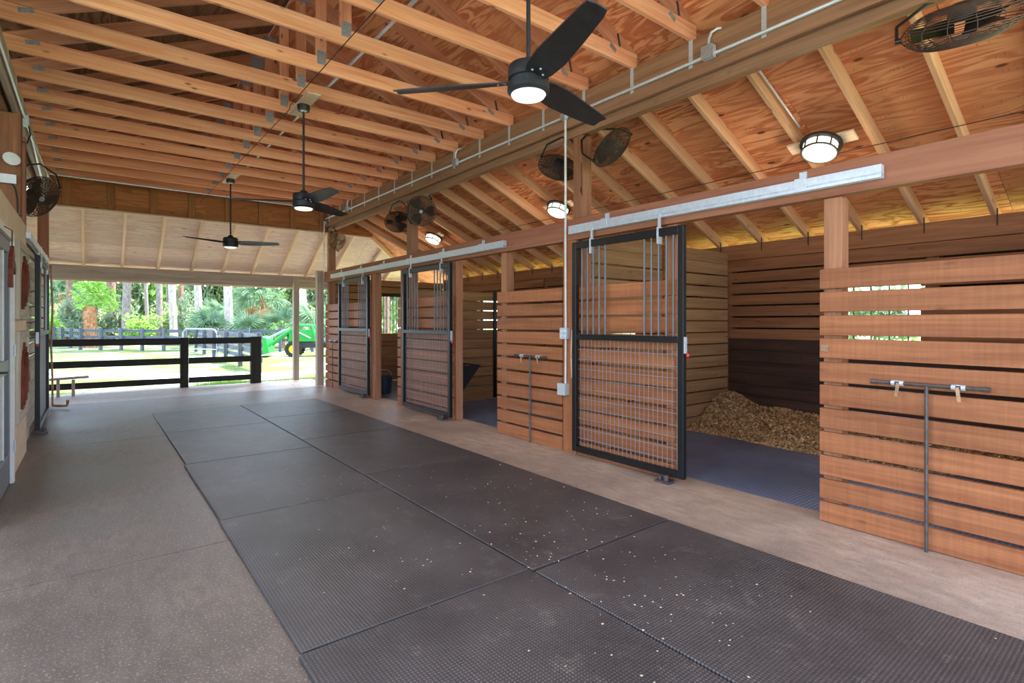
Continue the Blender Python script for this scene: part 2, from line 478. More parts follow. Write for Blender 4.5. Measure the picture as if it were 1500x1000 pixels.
# ---- stall mats
for si in range(3):
    a, b = DIV[si] + 0.09, DIV[si + 1] - 0.09
    for j in range(2):
        x0 = 4.14 + 1.475 * j
        o = board('stall_mat', (x0 + 0.735, a, -0.01), (x0 + 0.735, b, -0.01), 1.465, 0.019, (1, 0, 0), M['stall_mat'])
        tag(o, 'blue-grey rubber mat on the floor of the %s stall, %s half' % (['nearest', 'middle', 'farthest'][si], ['aisle', 'back'][j]), 'mat', 'rubber mats inside the stalls')

# ---- roof covering and sheathing
ceil = struct('ceiling')
def slope_panels(sign, xa, xb, y0, y1, mat, stag, par):
    """plywood panels on a slope from the ridge outwards, laid along the aisle"""
    xa_s = (xa - XR) * math.hypot(1, SL); xb_s = (xb - XR) * math.hypot(1, SL)
    d = Vector((sign, 0, -SL)).normalized(); nrm = Vector((sign * SL, 0, 1)).normalized()
    apex = Vector((XR, 0, 3.96 + SL * (4.05 - XR)))
    s = 0.0; r = 0
    while s < xb_s - 0.05:
        e = min(s + 1.22, xb_s); s0 = max(s, xa_s)
        if e > xa_s + 0.02:
            y = y0 - (1.22 if (r + stag) % 2 else 0)
            while y < y1 - 0.02:
                a = max(y, y0); b = min(y + 2.44, y1)
                if b - a > 0.03:
                    c = apex + d * ((s0 + e) / 2) + nrm * 0.006
                    board('sheathing_panel', (c.x, a + 0.002, c.z), (c.x, b - 0.002, c.z), e - s0 - 0.004, 0.012, d, mat, par, 0)
                y += 2.44
        s += 1.22; r += 1
slope_panels(1, XR, 7.85, YN, 11.95, M['sheath'], 0, ceil)
slope_panels(-1, XR, XR + 2.95, YN, 11.95, M['sheath_left'], 1, ceil)  # left roof stops short here, out of view, to let more daylight in
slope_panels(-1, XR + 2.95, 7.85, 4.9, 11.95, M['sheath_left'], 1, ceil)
def poly3(name, pts, t, mat, par, n):
    n = Vector(n).normalized(); k = len(pts)
    pts = [Vector(p) for p in pts]
    MB().add(pts + [p + n * t for p in pts], [tuple(range(k - 1, -1, -1)), tuple(range(k, 2 * k))] + [(i, (i + 1) % k, k + (i + 1) % k, k + i) for i in range(k)]).build(name, mat, par)
# side roof beyond the gable up to the hip
yh = lambda x: 11.95 + HK * (x - XH)
poly3('sheathing_panel', [(XH, 11.952, zs(XH)), (7.85, 11.952, zs(7.85)), (7.85, yh(7.85), zs(7.85))], 0.012, M['sheath'], ceil, (SL, 0, 1))
# porch roof panels
ye = yh(7.85)
x = -3.2
while x < XH - 0.01:
    b = min(x + 2.44, XH)
    for (ya, yb2) in ((11.952, 12.95), (12.954, ye)):
        d = Vector((0, 1, -PS)).normalized(); nn = Vector((0, PS, 1)).normalized()
        ym = (ya + yb2) / 2; c = Vector((0, ym, zp(ym))) + nn * 0.006
        board('sheathing_panel', (x + 0.002, c.y, c.z), (b - 0.002, c.y, c.z), (yb2 - ya) * math.hypot(1, PS), 0.012, d, M['porch_sheath'], ceil, 0)
    x += 2.44
poly3('sheathing_panel', [(XH + .002, 11.952, zp(11.952)), (7.85, ye, zp(ye)), (XH + .002, ye, zp(ye))], 0.012, M['porch_sheath'], ceil, (0, PS, 1))
# weather skin above the plywood
shg = plain('shingles', (0.42, 0.40, 0.38), 0.9, var=0.15, nscale=12)
def skin(pts, n): poly3('shingle_skin', [Vector(p) + Vector(n).normalized() * 0.016 for p in pts], 0.02, shg, ceil, n)
skin([(XR, YN, zs(XR)), (7.87, YN, zs(7.87)), (7.87, 11.95, zs(7.87)), (XR, 11.95, zs(XR))], (SL, 0, 1))
xl = XR - 2.95; xl2 = XR - 6.11
skin([(XR, YN, zs(XR)), (XR, 11.95, zs(XR)), (xl, 11.95, zs(xl)), (xl, YN, zs(xl))], (-SL, 0, 1))
skin([(xl, 4.9, zs(xl)), (xl, 11.95, zs(xl)), (xl2, 11.95, zs(xl2)), (xl2, 4.9, zs(xl2))], (-SL, 0, 1))
skin([(XH, 11.95, zs(XH)), (7.87, 11.95, zs(7.87)), (7.87, ye, zs(7.87))], (SL, 0, 1))
skin([(-3.2, 11.95, zp(11.95)), (XH, 11.95, zp(11.95)), (7.85, ye, zp(ye)), (-3.2, ye, zp(ye))], (0, PS, 1))
# nail points poking through the plywood: far too many to count
rn = random.Random(3)
def nails(n, fx, name):
    m = MB()
    for _ in range(n):
        p = fx()
        l = rn.uniform(0.012, 0.028); w = 0.0016
        t = Vector((rn.uniform(-.25, .25), rn.uniform(-.25, .25), -1)) * l
        m.add([p + Vector((w, 0, 0)), p + Vector((-w, w, 0)), p + Vector((-w, -w, 0)), p + t], [(0, 1, 3), (1, 2, 3), (2, 0, 3)])
    o = m.build(name, M['wire'], ceil); o['kind'] = 'stuff'
def f_side():
    r = rn.randint(0, 22); x = min(7.8, 4.25 + 0.155 * r + rn.uniform(-.012, .012)); return Vector((x, rn.uniform(0.3, 11.9), zs(x)))
def f_porch():
    r = rn.randint(0, 12); y = 12.0 + 0.15 * r + rn.uniform(-.02, .02); x = rn.uniform(-1.2, XH + (y - 11.95) / HK); return Vector((x, y, zp(y)))
def f_main():
    x = XR + 0.155 * rn.randint(2, 14); return Vector((x, rn.uniform(0.3, 11.9), zs(x)))
nails(2600, f_side, 'nail_points'); nails(900, f_porch, 'nail_points'); nails(700, f_main, 'nail_points')

# ---- roof trusses
TY = [2.03 + 0.634 * k for k in range(-5, 16)]
ang = math.atan(SL)
tc = 0.038
def rot_mesh(poly, a, name):
    """polygon given in (x,z): mesh whose own x runs along the slope a"""
    cx = sum(p[0] for p in poly) / len(poly); cz = sum(p[1] for p in poly) / len(poly)
    ca, sa = math.cos(a), math.sin(a)
    P = [((x - cx) * ca + (z - cz) * sa, -(x - cx) * sa + (z - cz) * ca) for x, z in poly]
    m = MB().prism(P, tc, lambda X, Y, Z: Vector((X, -Z, Y)))
    return m.mesh(name), (cx, cz)
def zb(x): return zs(x) - 0.153
xs = 4.05 - (3.943 - 3.807) / SL
tR = [(xs, 3.943), (XR, zb(XR)), (XR, zs(XR) - 0.001), (4.05 + (3.959 - 3.943) / SL, 3.943)]
meR, cR = rot_mesh(tR, -ang, 'top_chord')
meL, cL = rot_mesh([(2 * XR - x, z) for x, z in tR], ang, 'top_chord')
for me in (meR, meL): me.materials.append(M['web'])
n_tr = len(TY)
for i, y in enumerate(TY):
    j = n_tr - 1 - i
    t = thing('roof_truss', (XR, y, 3.80), 'pine roof truss over the aisle, %s from the far gable' % ORD[j], 'truss', 'roof trusses over the aisle')
    board('bottom_chord', (-0.62, y, 3.871), (4.085, y, 3.871), 0.14, tc, (0, 0, 1), M['truss'], t)
    put('top_chord', meR, M['web'], t, (cR[0], y, cR[1]), (0, ang, 0))
    put('top_chord', meL, M['web'], t, (cL[0], y, cL[1]), (0, -ang, 0))
    board('king_post', (XR, y + 0.0005, 3.943), (XR, y + 0.0005, zb(XR) - 0.003), 0.10, tc - 0.003, (1, 0, 0), M['truss'], t)
    for (px, pz, a, w, h) in ((XR, 3.935, 0, 0.085, 0.13), (XR, zb(XR) + 0.02, 0, 0.16, 0.15), (3.74, 3.90, -0.5, 0.09, 0.045), (-0.42, 3.91, 0.25, 0.10, 0.04)):
        d = Vector((math.cos(a), 0, math.sin(a)))
        board('gusset_plate', Vector((px, y - tc / 2 - 0.001, pz)) - d * w / 2, Vector((px, y - tc / 2 - 0.001, pz)) + d * w / 2, h, 0.0016, (0, 0, 1), M['plate'], t, 0)
    board('tie_clip', (3.83, y - tc / 2 - 0.004, 3.935), (3.80, y - tc / 2 - 0.004, 4.045), 0.022, 0.006, (1, 0, 0), M['bar_iron'], t, 0)

# ---- upper beams above the stall fronts
def upper_beam(x0, sgn, label, mat, mat2):
    t = thing('upper_beam', (x0, (YN + 11.9) / 2, 3.40), label, 'beam')
    xa = x0 + sgn * 0.02
    board('front_plank', (xa, YN, 3.64), (xa, 11.93, 3.64), 0.318, 0.04, (0, 0, 1), mat, t)
    xb = x0 + sgn * 0.12
    board('rear_plank', (xb, YN, 3.59), (xb, 11.93, 3.59), 0.38, 0.09, (0, 0, 1), mat2, t)
    xc = x0 + sgn * 0.056
    board('spacer', (xc, YN, 3.66), (xc, 11.93, 3.66), 0.25, 0.03, (0, 0, 1), mat2, t)
    return t
ub = upper_beam(W, 1, 'long built-up timber beam carrying the truss ends above the stall fronts', M['beam'], M['beam'])
ul = upper_beam(-0.585, -1, 'weathered grey timber beam carrying the truss ends over the left wall', M['grey_timber'], M['beam'])
for y in TY:
    MB().box((W - 0.0015, y + 0.0, 3.685), (0.004, 0.038, 0.24)).build('strap', M['steel'], ub)
    MB().box((-0.585 + 0.0015, y, 3.72), (0.003, 0.03, 0.16)).build('strap', M['steel'], ul)

# ---- support posts on the stall line
def sp(y, lab, ztop=3.398, x=4.19, mat='post'):
    o = board('support_post', (x, y, 0), (x, y, ztop), 0.14, 0.14, (1, 0, 0), M[mat])
    return tag(o, lab, 'post', 'posts between header and upper beam')
sp(4.11, 'square timber post with conduit on it, between the nearest and middle stalls')
sp(8.03, 'square timber post holding two cage fans, between the middle and farthest stalls', mat='beam')
sp(11.86, 'square timber post at the far end of the stall row', mat='beam')
o = board('corner_post', (3.955, 11.94, 0), (3.955, 11.94, 2.52), 0.14, 0.14, (1, 0, 0), M['grey_timber'])
tag(o, 'weathered square post at the far corner of the stall row', 'post')
# header beam
o = board('header_beam', (W + 0.045, 0.1, 2.38), (W + 0.045, 11.86, 2.38), 0.222, 0.09, (0, 0, 1), M['header'])
tag(o, 'brown timber header beam carrying the sliding door tracks along the stalls', 'beam')

# ---- lean-to rafters
wr_straps = struct('wall_right', (XB, 6.0, 0))
ry = [1.25 + 0.597 * k for k in range(-2, 18)]
for i, y in enumerate(ry):
    x0, x1 = 4.215, 7.83
    d = Vector((1, 0, -SL)).normalized(); nn = Vector((SL, 0, 1)).normalized()
    a = Vector((x0, y, zs(x0))) - nn * 0.071; b = Vector((x1, y, zs(x1))) - nn * 0.071
    o = board('rafter', a, b, 0.14, 0.042, nn, M['rafter'])
    tag(o, 'pine rafter sloping down over the stalls, %s from the far gable' % ORD[len(ry) - 1 - i], 'rafter', 'rafters over the stalls')
    # hold-down strap at the back plate
    MB().tube([(XB - 0.003, y - 0.03, 2.53), (XB - 0.006, y - 0.03, 2.44), (XB - 0.004, y - 0.03, 2.36)], 0.006, 4).build('hold_down_strap', M['wire'], wr_straps)

# ---- porch rafters, far beam, posts
prx = [-1.35 + 0.61 * k for k in range(0, 11)]
for i, x in enumerate(prx):
    nn = Vector((0, PS, 1)).normalized()
    a = Vector((x, 11.99, zp(11.99))) - nn * 0.047; b = Vector((x, ye - 0.02, zp(ye - 0.02))) - nn * 0.047
    tag(board('porch_rafter', a, b, 0.09, 0.042, nn, M['porch_rafter']), 'pale pine rafter under the porch roof, %s from the left' % ORD[i], 'rafter', 'rafters under the far porch roof')
k = 0
for x in (5.6, 6.2, 6.8):
    nn = Vector((0, PS, 1)).normalized(); y0 = yh(x) + 0.12
    a = Vector((x, y0, zp(y0))) - nn * 0.047; b = Vector((x, ye - 0.02, zp(ye - 0.02))) - nn * 0.047
    tag(board('jack_rafter', a, b, 0.09, 0.042, nn, M['porch_rafter']), 'short pale jack rafter beside the hip, %s from the gable' % ORD[k], 'rafter', 'jack rafters at the hip'); k += 1
a = Vector((XH, 11.97, zs(XH) - 0.08)); b = Vector((7.05, yh(7.05), zs(7.05) - 0.08))
tag(board('hip_rafter', a, b, 0.12, 0.042, (0, 0, 1), M['porch_rafter']), 'pale hip rafter where porch and stall roofs meet', 'rafter')
tag(board('porch_beam', (-3.1, 13.50, 2.37), (7.6, 13.50, 2.37), 0.27, 0.09, (0, 0, 1), M['grey_timber']), 'weathered grey beam across the open far end of the barn', 'beam')
tag(board('porch_beam_trim', (-3.1, 13.565, 2.23), (7.6, 13.565, 2.23), 0.05, 0.035, (0, 0, 1), M['porch_rafter']), 'thin pale batten along the bottom of the porch beam', 'trim')
for x, lab in ((3.86, 'weathered square porch post standing alone beside the tractor'), (7.4, 'square porch post at the outer right corner')):
    tag(board('porch_post', (x, 13.37, 0), (x, 13.37, 2.46), 0.125, 0.125, (1, 0, 0), M['grey_timber']), lab, 'post', 'porch posts')

# ---- far gable
wg = struct('wall_far_gable', (XR, 11.95, 3.4))
x = 2 * XR - 4.05
edges = [x, x + 1.16, XR, XR + 1.16, 4.05, XH]
for a, b in zip(edges[:-1], edges[1:]):
    z0 = 3.385
    P = [(a, z0), (b, z0), (b, zs(b) - .004), (a, zs(a) - .004)]
    cx = (a + b) / 2
    MB().prism([(p[0] - cx, p[1] - z0) for p in P], 0.014, lambda X, Y, Z: Vector((X, Y, Z))).build('gable_panel', M['gable'], wg, (cx, 11.942, z0), rot=(R(90), 0, 0))
x = -0.35
while x < 4.0:
    board('stud', (x, 11.905, 3.39), (x, 11.905, zs(x) - 0.02), 0.11, 0.05, (1, 0, 0), M['stud'], wg); x += 0.62
board('bottom_plate', (-0.6, 11.915, 3.368), (5.15, 11.915, 3.368), 0.075, 0.03, (0, 1, 0), M['porch_rafter'], wg)
board('gable_ledger', (-0.58, 11.92, 3.45), (4.0, 11.92, 3.45), 0.08, 0.022, (0, 0, 1), M['stud'], wg)

# ---- stall fronts (horizontal planks with gaps), sharing one board mesh per length
PH, PP = 0.137, 0.163
def front(y0, y1, name_label, lighter=False):
    t = thing('stall_front_panel', (W, (y0 + y1) / 2, 0), name_label, 'wall panel', 'plank panels of the stall fronts')
    for k in range(11):
        z = 0.003 + PH / 2 + PP * k
        e = random.uniform(-0.004, 0.004)
        board('plank', (W + 0.019 + random.uniform(-.003, .002), y0, z + e), (W + 0.019, y1, z - e), PH, 0.036, (0, 0, 1), M['plank'], t)
    return t
front(0.27, 1.635, 'nearest reddish-brown plank panel, at the right, with a large blanket bar')
front(2.83, 4.03, 'reddish-brown plank panel behind the nearest sliding door')
front(4.26, 5.45, 'reddish-brown plank panel with a blanket bar, between outlet post and middle stall opening')
front(6.52, 7.93, 'plank panel behind the middle sliding door')
front(8.13, 8.26, 'narrow strip of plank ends beside the farthest stall opening')
front(9.33, 11.78, 'far plank panel behind the farthest sliding door, near the open end')
def jamb(y, w, lab, ztop=2.266, x=None):
    x = W + 0.115 if x is None else x
    tag(board('jamb_post', (x, y, 0), (x, y, ztop), w, 0.12, (0, 1, 0), M['post']), lab, 'post', 'door jamb posts of the stalls')
jamb(1.565, 0.115, 'jamb post rising above the nearest plank panel, right of the nearest opening', x=W + 0.10)
jamb(2.885, 0.11, 'jamb post left of the nearest stall opening, seen through the sliding door', x=W + 0.10)
jamb(5.36, 0.11, 'jamb post right of the middle stall opening', x=W + 0.10)
jamb(6.565, 0.11, 'jamb post left of the middle stall opening')
jamb(8.205, 0.10, 'jamb post right of the farthest stall opening')
jamb(9.235, 0.20, 'wide reddish jamb post left of the farthest stall opening', x=W + 0.05)
tag(board('post_facing', (W + 0.02, 4.145, 0.0), (W + 0.02, 4.145, 2.266), 0.20, 0.04, (0, 1, 0), M['plank']), 'upright brown facing board behind the outlet conduit', 'post')
tag(board('post_facing', (W + 0.02, 8.03, 0.0), (W + 0.02, 8.03, 2.266), 0.18, 0.04, (0, 1, 0), M['plank']), 'upright brown facing board left of the farthest stall opening strip', 'post')

# ---- back wall of the stalls
wr = wr_straps
wins = [(1.85, 2.63), (5.75, 6.55), (9.6, 10.4)]
WZ0, WZ1 = 1.165, 1.944
joints = [0.073 + 0.156 * k for k in range(0, 14)]
for si in range(3):
    a, b = DIV[si] + 0.02, DIV[si + 1] - 0.02
    w0, w1 = wins[si]
    for k, z in enumerate(joints):
        gap = 0.022 if 7 <= k <= 12 else 0.003
        z0 = z if k else 0.0
        h = z + 0.156 - gap - z0
        zm = z0 + h / 2
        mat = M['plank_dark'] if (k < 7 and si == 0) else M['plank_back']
        spans = [(a, b)]
        if WZ0 - 0.01 <= z < WZ1 - 0.02: spans = [(a, w0), (w1, b)]
        for (p, q) in spans:
            board('plank', (XB + 0.019, p, zm), (XB + 0.019, q, zm), h, 0.036, (0, 0, 1), mat, wr)
board('top_plate', (XB + 0.045, 0.1, 2.365), (XB + 0.045, 11.93, 2.365), 0.21, 0.09, (0, 0, 1), M['plank_back'], wr)
# outer siding behind the spaced planks
sid = plain('outer_siding', (0.26, 0.19, 0.14), 0.8, var=0.2)
for a, b in ((0.1, wins[0][0]), (wins[0][1], wins[1][0]), (wins[1][1], wins[2][0]), (wins[2][1], 11.95)):
    MB().box((XB + 0.175, (a + b) / 2, 1.13), (0.02, b - a, 2.26)).build('siding', sid, wr)
for a, b in wins:
    MB().box((XB + 0.175, (a + b) / 2, WZ0 / 2), (0.02, b - a, WZ0)).build('siding', sid, wr)
    MB().box((XB + 0.175, (a + b) / 2, (WZ1 + 2.26) / 2), (0.02, b - a, 2.26 - WZ1)).build('siding', sid, wr)
for y in DIV + [2.75, 1.75, 5.65, 6.65, 9.5, 10.5]:
    board('wall_post', (XB + 0.10, min(y, 11.88), 0), (XB + 0.10, min(y, 11.88), 2.255), 0.12, 0.12, (0, 1, 0), M['plank_back'], wr)
for n, (a, b) in enumerate(wins):
    w = struct('window_%d' % (n + 1), (XB + 0.02, (a + b) / 2, WZ0))
    board('sill', (XB + 0.02, a, WZ0 - 0.0), (XB + 0.02, b, WZ0 - 0.0), 0.05, 0.03, (1, 0, 0), M['plank_back'], w)
    for k in range(4):
        y = a + 0.12 + (b - a - 0.24) * k / 3
        MB().tube([(XB + 0.03, y, WZ0 + 0.016), (XB + 0.03, y, WZ1 - 0.003)], 0.007, 6).build('bar', M['black_steel'], w)

# ---- partitions between the stalls
def partition(y, ztop, pitch, lab, tight=2, mat='plank_in', win=None, name='stall_partition', x0=4.27, x1=XB - 0.004):
    t = thing(name, ((x0 + x1) / 2, y, 0), lab, 'wall panel', 'plank partitions between the stalls')
    n = int(ztop / pitch); z = ztop - n * pitch
    off = z
    for k in range(n):
        gap = 0.02 if k < n - tight else 0.003
        z0 = off + k * pitch; h = pitch - gap
        if k == 0: h += z0 - 0.0; z0 = 0.0
        board('plank', (x0, y, z0 + h / 2), (x1, y, z0 + h / 2), h, 0.036, (0, 0, 1), M[mat], t)
    return t
t = partition(4.11, 2.37, 0.158, 'horizontal plank partition between the nearest and middle stalls')
MB().box((5.62, 4.075, 1.18), (0.09, 0.03, 2.34)).build('channel', M['plank_back'], t)
t = partition(8.03, 1.95, 0.17, 'horizontal plank partition behind the black corner feeder in the middle stall', 0)
MB().box((5.86, 7.995, 0.98), (0.055, 0.03, 1.95)).build('channel', M['black_steel'], t)
partition(0.19, 2.37, 0.158, 'horizontal plank partition closing the near side of the nearest stall')
# end wall with a barred window
we = struct('wall_far', (5.7, 11.93, 0))
ex0, ex1, ez0, ez1 = 5.41, 6.35, 1.08, 2.0
k = 0; z = 0.0
while z < 2.3:
    h = 0.16 - (0.02 if z > 1.0 else 0.003)
    xe = XB - 0.01
    zt = z + h
    if zs(xe) - 0.02 < zt: xe = 4.05 + (3.96 - 0.02 - zt) / SL
    sp_ = [(4.27, xe)] if not (z + 0.1 > ez0 and z < ez1 - 0.05) else [(4.27, ex0), (ex1, xe)]
    for p, q in sp_:
        board('plank', (p, 11.93, z + h / 2), (q, 11.93, z + h / 2), h, 0.036, (0, 0, 1), M['plank_in'], we)
    z += 0.16
for (p, q, z0, z1) in ((4.27, ex0, 0, 2.38), (ex1, XB, 0, 2.38), (ex0, ex1, 0, ez0), (ex0, ex1, ez1, 2.38)):
    MB().box(((p + q) / 2, 11.985, (z0 + z1) / 2), (q - p, 0.02, z1 - z0)).build('siding', sid, we)
w4 = struct('window_4', ((ex0 + ex1) / 2, 11.93, ez0))
for k in range(11):
    x = ex0 + 0.05 + 0.084 * k
    MB().tube([(x, 11.94, 1.12), (x, 11.94, 1.995)], 0.008, 6).build('bar', M['black_steel'], w4)
# ================================================================== SLIDING STALL DOORS
def slide_door(y0, y1, x, z0, z1, zm, bars, label, ext, flip=1):
    """door hanging in the plane x; bars: y positions; ext: which end carries the wide edge"""
    t = thing('stall_door', (x, (y0 + y1) / 2, z0), label, 'stall door', 'sliding stall doors')
    s = 0.055; d = 0.05
    for y in (y0 + s / 2, y1 - s / 2):
        board('stile', (x, y, z0), (x, y, z1), s, d, (0, 1, 0), M['black_steel'], t)
    for z, w in ((z0 + 0.03, 0.06), (zm, 0.055), (z1 - 0.035, 0.07)):
        board('rail', (x, y0 + s, z), (x, y1 - s, z), w, d, (0, 0, 1), M['black_steel'], t)
    for y in bars:
        MB().tube([(x, y, zm + 0.0275), (x, y, z1 - 0.07)], 0.0095, 8).build('bar', M['door_bar'], t, smooth=True)
    m = MB()
    y = y0 + s + 0.03
    while y < y1 - s - 0.01:
        m.tube([(x + flip * 0.012, y, z0 + 0.05), (x + flip * 0.012, y, zm - 0.02)], 0.003, 4, caps=False); y += 0.0505
    z = z0 + 0.14
    while z < zm - 0.06:
        m.tube([(x + flip * 0.016, y0 + s - 0.01, z), (x + flip * 0.016, y1 - s + 0.01, z)], 0.0034, 4, caps=False); z += 0.102
    m.build('wire_mesh', M['grey_wire'], t)
    # latch with red knob on the leading edge
    l = MB().box((x - flip * 0.0, y0 - 0.006, 1.20), (0.03, 0.012, 0.14)).build('latch', M['steel'], t)
    kn = MB().lathe([(0.003, -0.02), (0.014, -0.012), (0.016, 0), (0.012, 0.012), (0.003, 0.016)], 10).build('knob', M['red'], l, (x, y0 - 0.028, 1.115), smooth=True)
    for y in (y0 + 0.26, y1 - 0.26):
        h = MB().box((x, y, z1 + 0.065), (0.012, 0.026, 0.135)).box((x, y, z1 - 0.06), (0.056, 0.02, 0.15))
        h.build('hanger', M['steel'], t)
    g = MB().box((x - flip * 0.05, y0 + 0.17, 0.012), (0.09, 0.14, 0.02)).lathe([(0.024, 0), (0.024, 0.05)], 12, (x - flip * 0.055, y0 + 0.15, 0.02)).lathe([(0.018, 0), (0.018, 0.035)], 12, (x - flip * 0.055, y0 + 0.21, 0.02))
    g.build('floor_guide', M['bar_iron'], t)
    return t
XD = 3.972
b1 = [3.90, 3.821, 3.742, 3.662, 3.583, 3.109, 3.03, 2.952, 2.87, 2.797]
slide_door(2.684, 4.023, XD, 0.055, 2.225, 1.245, b1, 'nearest black steel sliding stall door, standing open, with bars over wire mesh', 0)
dd = 6.451 - 2.684
slide_door(6.46, 7.93, XD, 0.05, 2.235, 1.245, [6.46 + (b - 2.684) * 1.47 / 1.339 for b in b1], 'middle black steel sliding stall door, standing open, with bars over wire mesh', 0)
slide_door(9.31, 10.79, XD, 0.05, 2.235, 1.245, [9.31 + (b - 2.684) * 1.48 / 1.339 for b in b1], 'farthest black steel sliding stall door, standing open near the end post', 0)

# tracks
def track(x, y0, y1, z, label, sgn=-1, h=0.075):
    t = thing('door_track', (x, (y0 + y1) / 2, z), label, 'door track', 'galvanised door tracks')
    m = MB().box((x, (y0 + y1) / 2, z), (0.05, y1 - y0, h - 0.012))
    m.box((x + sgn * 0.0225, (y0 + y1) / 2, z - h / 2), (0.005, y1 - y0, 0.03)).box((x - sgn * 0.0225, (y0 + y1) / 2, z - h / 2), (0.005, y1 - y0, 0.03))
    m.build('channel', M['steel'], t)
    n = max(2, int((y1 - y0) / 1.0))
    for k in range(n):
        y = y0 + 0.5 + (y1 - y0 - 1.0) * k / (n - 1)
        b = MB().box((x + sgn * 0.001, y, z), (0.056, 0.075, h + 0.006)).box((x - sgn * 0.027, y, z + 0.06), (0.012, 0.05, 0.07))
        b.build('bracket', M['steel'], t)
    return t
track(W - 0.035, 1.24, 4.10, 2.378, 'galvanised sliding track on the header above the nearest stall door')
track(W - 0.035, 5.24, 11.3, 2.368, 'long galvanised sliding track above the middle and farthest stall doors')

# ================================================================== BLANKET BARS
def blanket_bar(yc, w, zc, label, small=False):
    x = W - 0.035
    t = thing('blanket_bar', (x, yc, 0), label, 'blanket bar', 'blanket bars on the stall fronts')
    r = MB().tube([(x, yc - w / 2, zc), (x, yc + w / 2, zc)], 0.011, 8).tube([(x, yc - w / 2 - 0.015, zc), (x, yc - w / 2 + 0.02, zc)], 0.015, 8).tube([(x, yc + w / 2 - 0.02, zc), (x, yc + w / 2 + 0.015, zc)], 0.015, 8)
    r.build('rod', M['bar_iron'], t, smooth=True)
    u = yc
    MB().tube([(x, u, 0.0), (x, u, zc - 0.008)], 0.0105, 8).build('upright', M['bar_iron'], t, smooth=True)
    for s in (-1, 1):
        y = yc + s * w * 0.27
        c = MB().tube([(x, y - 0.035, zc), (x, y - 0.015, zc)], 0.017, 8).tube([(x, y + 0.01, zc), (x, y + 0.03, zc)], 0.017, 8).box((x + 0.017, y, zc), (0.03, 0.06, 0.03))
        c.build('clamp', M['steel'], t)
        MB().box((x - 0.016, y - 0.004, zc - 0.04), (0.004, 0.018, 0.085), Matrix.Rotation(0.12 * s, 3, 'X')).build('tab', M['rust'], t)
blanket_bar(1.012, 0.56, 1.013, 'large blanket bar with upright on the nearest plank panel')
blanket_bar(4.765, 0.54, 1.0, 'blanket bar with upright on the panel beside the outlet conduit')
blanket_bar(11.25, 0.52, 1.0, 'blanket bar with upright on the far panel by the open end')
# strike plate on the nearest panel edge
tag(MB().box((W - 0.003, 1.60, 1.215), (0.006, 0.05, 0.045)).build('strike_plate', M['rust']), 'small metal strike plate on the nearest panel edge', 'plate')

# ================================================================== CEILING FANS
def ceiling_fan(x, y, zh, angs, label):
    t = thing('ceiling_fan', (x, y, zh), label, 'ceiling fan', 'black ceiling fans over the aisle')
    P = lambda dz: (x, y, zh + dz)
    MB().lathe([(0.012, 0.09), (0.012, 3.73 - zh)], 10).build('rod', M['fan_black'], t, P(0), smooth=True)
    c = MB().lathe([(0.062, 3.715 - zh), (0.066, 3.73 - zh), (0.066, 3.775 - zh)], 20).build('canopy', M['fan_black'], t, P(0), smooth=True)
    MB().lathe([(0.018, 3.705 - zh), (0.035, 3.714 - zh)], 16).build('collar', M['white'], c, P(0), smooth=True)
    board('mounting_board', (x, y - 0.36, 3.788), (x, y + 0.36, 3.788), 0.14, 0.022, (1, 0, 0), M['porch_rafter'], t)
    MB().lathe([(0.03, 0.125), (0.045, 0.10), (0.105, 0.085), (0.112, 0.07), (0.112, 0.012), (0.10, 0.006), (0.10, -0.004), (0.114, -0.01), (0.116, -0.055), (0.10, -0.07)], 32).build('motor', M['fan_black'], t, P(0), smooth=True)
    MB().lathe([(0.092, -0.062), (0.096, -0.072), (0.088, -0.084), (0.05, -0.092), (0.01, -0.094)], 28).build('light', M['fan_glass'], t, P(0), smooth=True)
    for i, a in enumerate(angs):
        pts = [(0.08, -0.055, 0.045), (0.16, -0.075, 0.07), (0.30, -0.080, 0.082), (0.52, -0.066, 0.074), (0.72, -0.052, 0.060), (0.765, -0.046, 0.050)]
        vs = []; n = len(pts)
        tilt = R(-20)
        for dz in (0.004, -0.004):
            for (r, y0, y1) in pts:
                for k in range(3):
                    yy = y0 + (y1 - y0) * k / 2
                    tl = tilt * (1.0 - 0.45 * r)
                    vs.append((r, yy * math.cos(tl), yy * math.sin(tl) + dz + 0.006 * math.sin(math.pi * k / 2)))
        fs = []
        for q in range(n - 1):
            for k in range(2):
                a0 = q * 3 + k; fs.append((a0, a0 + 1, a0 + 4, a0 + 3))
                b0 = a0 + n * 3; fs.append((b0, b0 + 3, b0 + 4, b0 + 1))
        rim = [q * 3 for q in range(n)] + [(n - 1) * 3 + 1] + [q * 3 + 2 for q in range(n - 1, -1, -1)] + [1]
        for q in range(len(rim)):
            u, v = rim[q], rim[(q + 1) % len(rim)]
            fs.append((u, v, v + n * 3, u + n * 3))
        b = MB().add(vs, fs).build('blade', M['fan_black'], t, P(0.0), smooth=True, rot=(0, 0, R(a)))
        sc = MB()
        for (r, yy) in ((0.13, -0.03), (0.13, 0.03), (0.17, 0.0)):
            sc.lathe([(0.006, -0.012), (0.006, -0.006)], 8, (r, yy, 0.005 + yy * math.sin(tilt * .9)))
        lput('screws', sc.mesh('screws'), M['steel'], b)
    ld = bpy.data.lights.new('fan_fill_lamp', 'AREA'); ld.shape = 'DISK'; ld.size = 0.16; ld.energy = FAN_FILL_W; ld.color = (1.0, 0.93, 0.84)  # fill lamp added below the unlit fan glass to brighten the floor
    lo = bpy.data.objects.new('fan_fill_lamp', ld); COL.objects.link(lo); lo.parent = t; lo.location = (0, 0, -0.10)
FAN_FILL_W = 5
ceiling_fan(1.885, 2.26, 2.715, (132, 12, 252), 'nearest black three-blade ceiling fan with a white light')
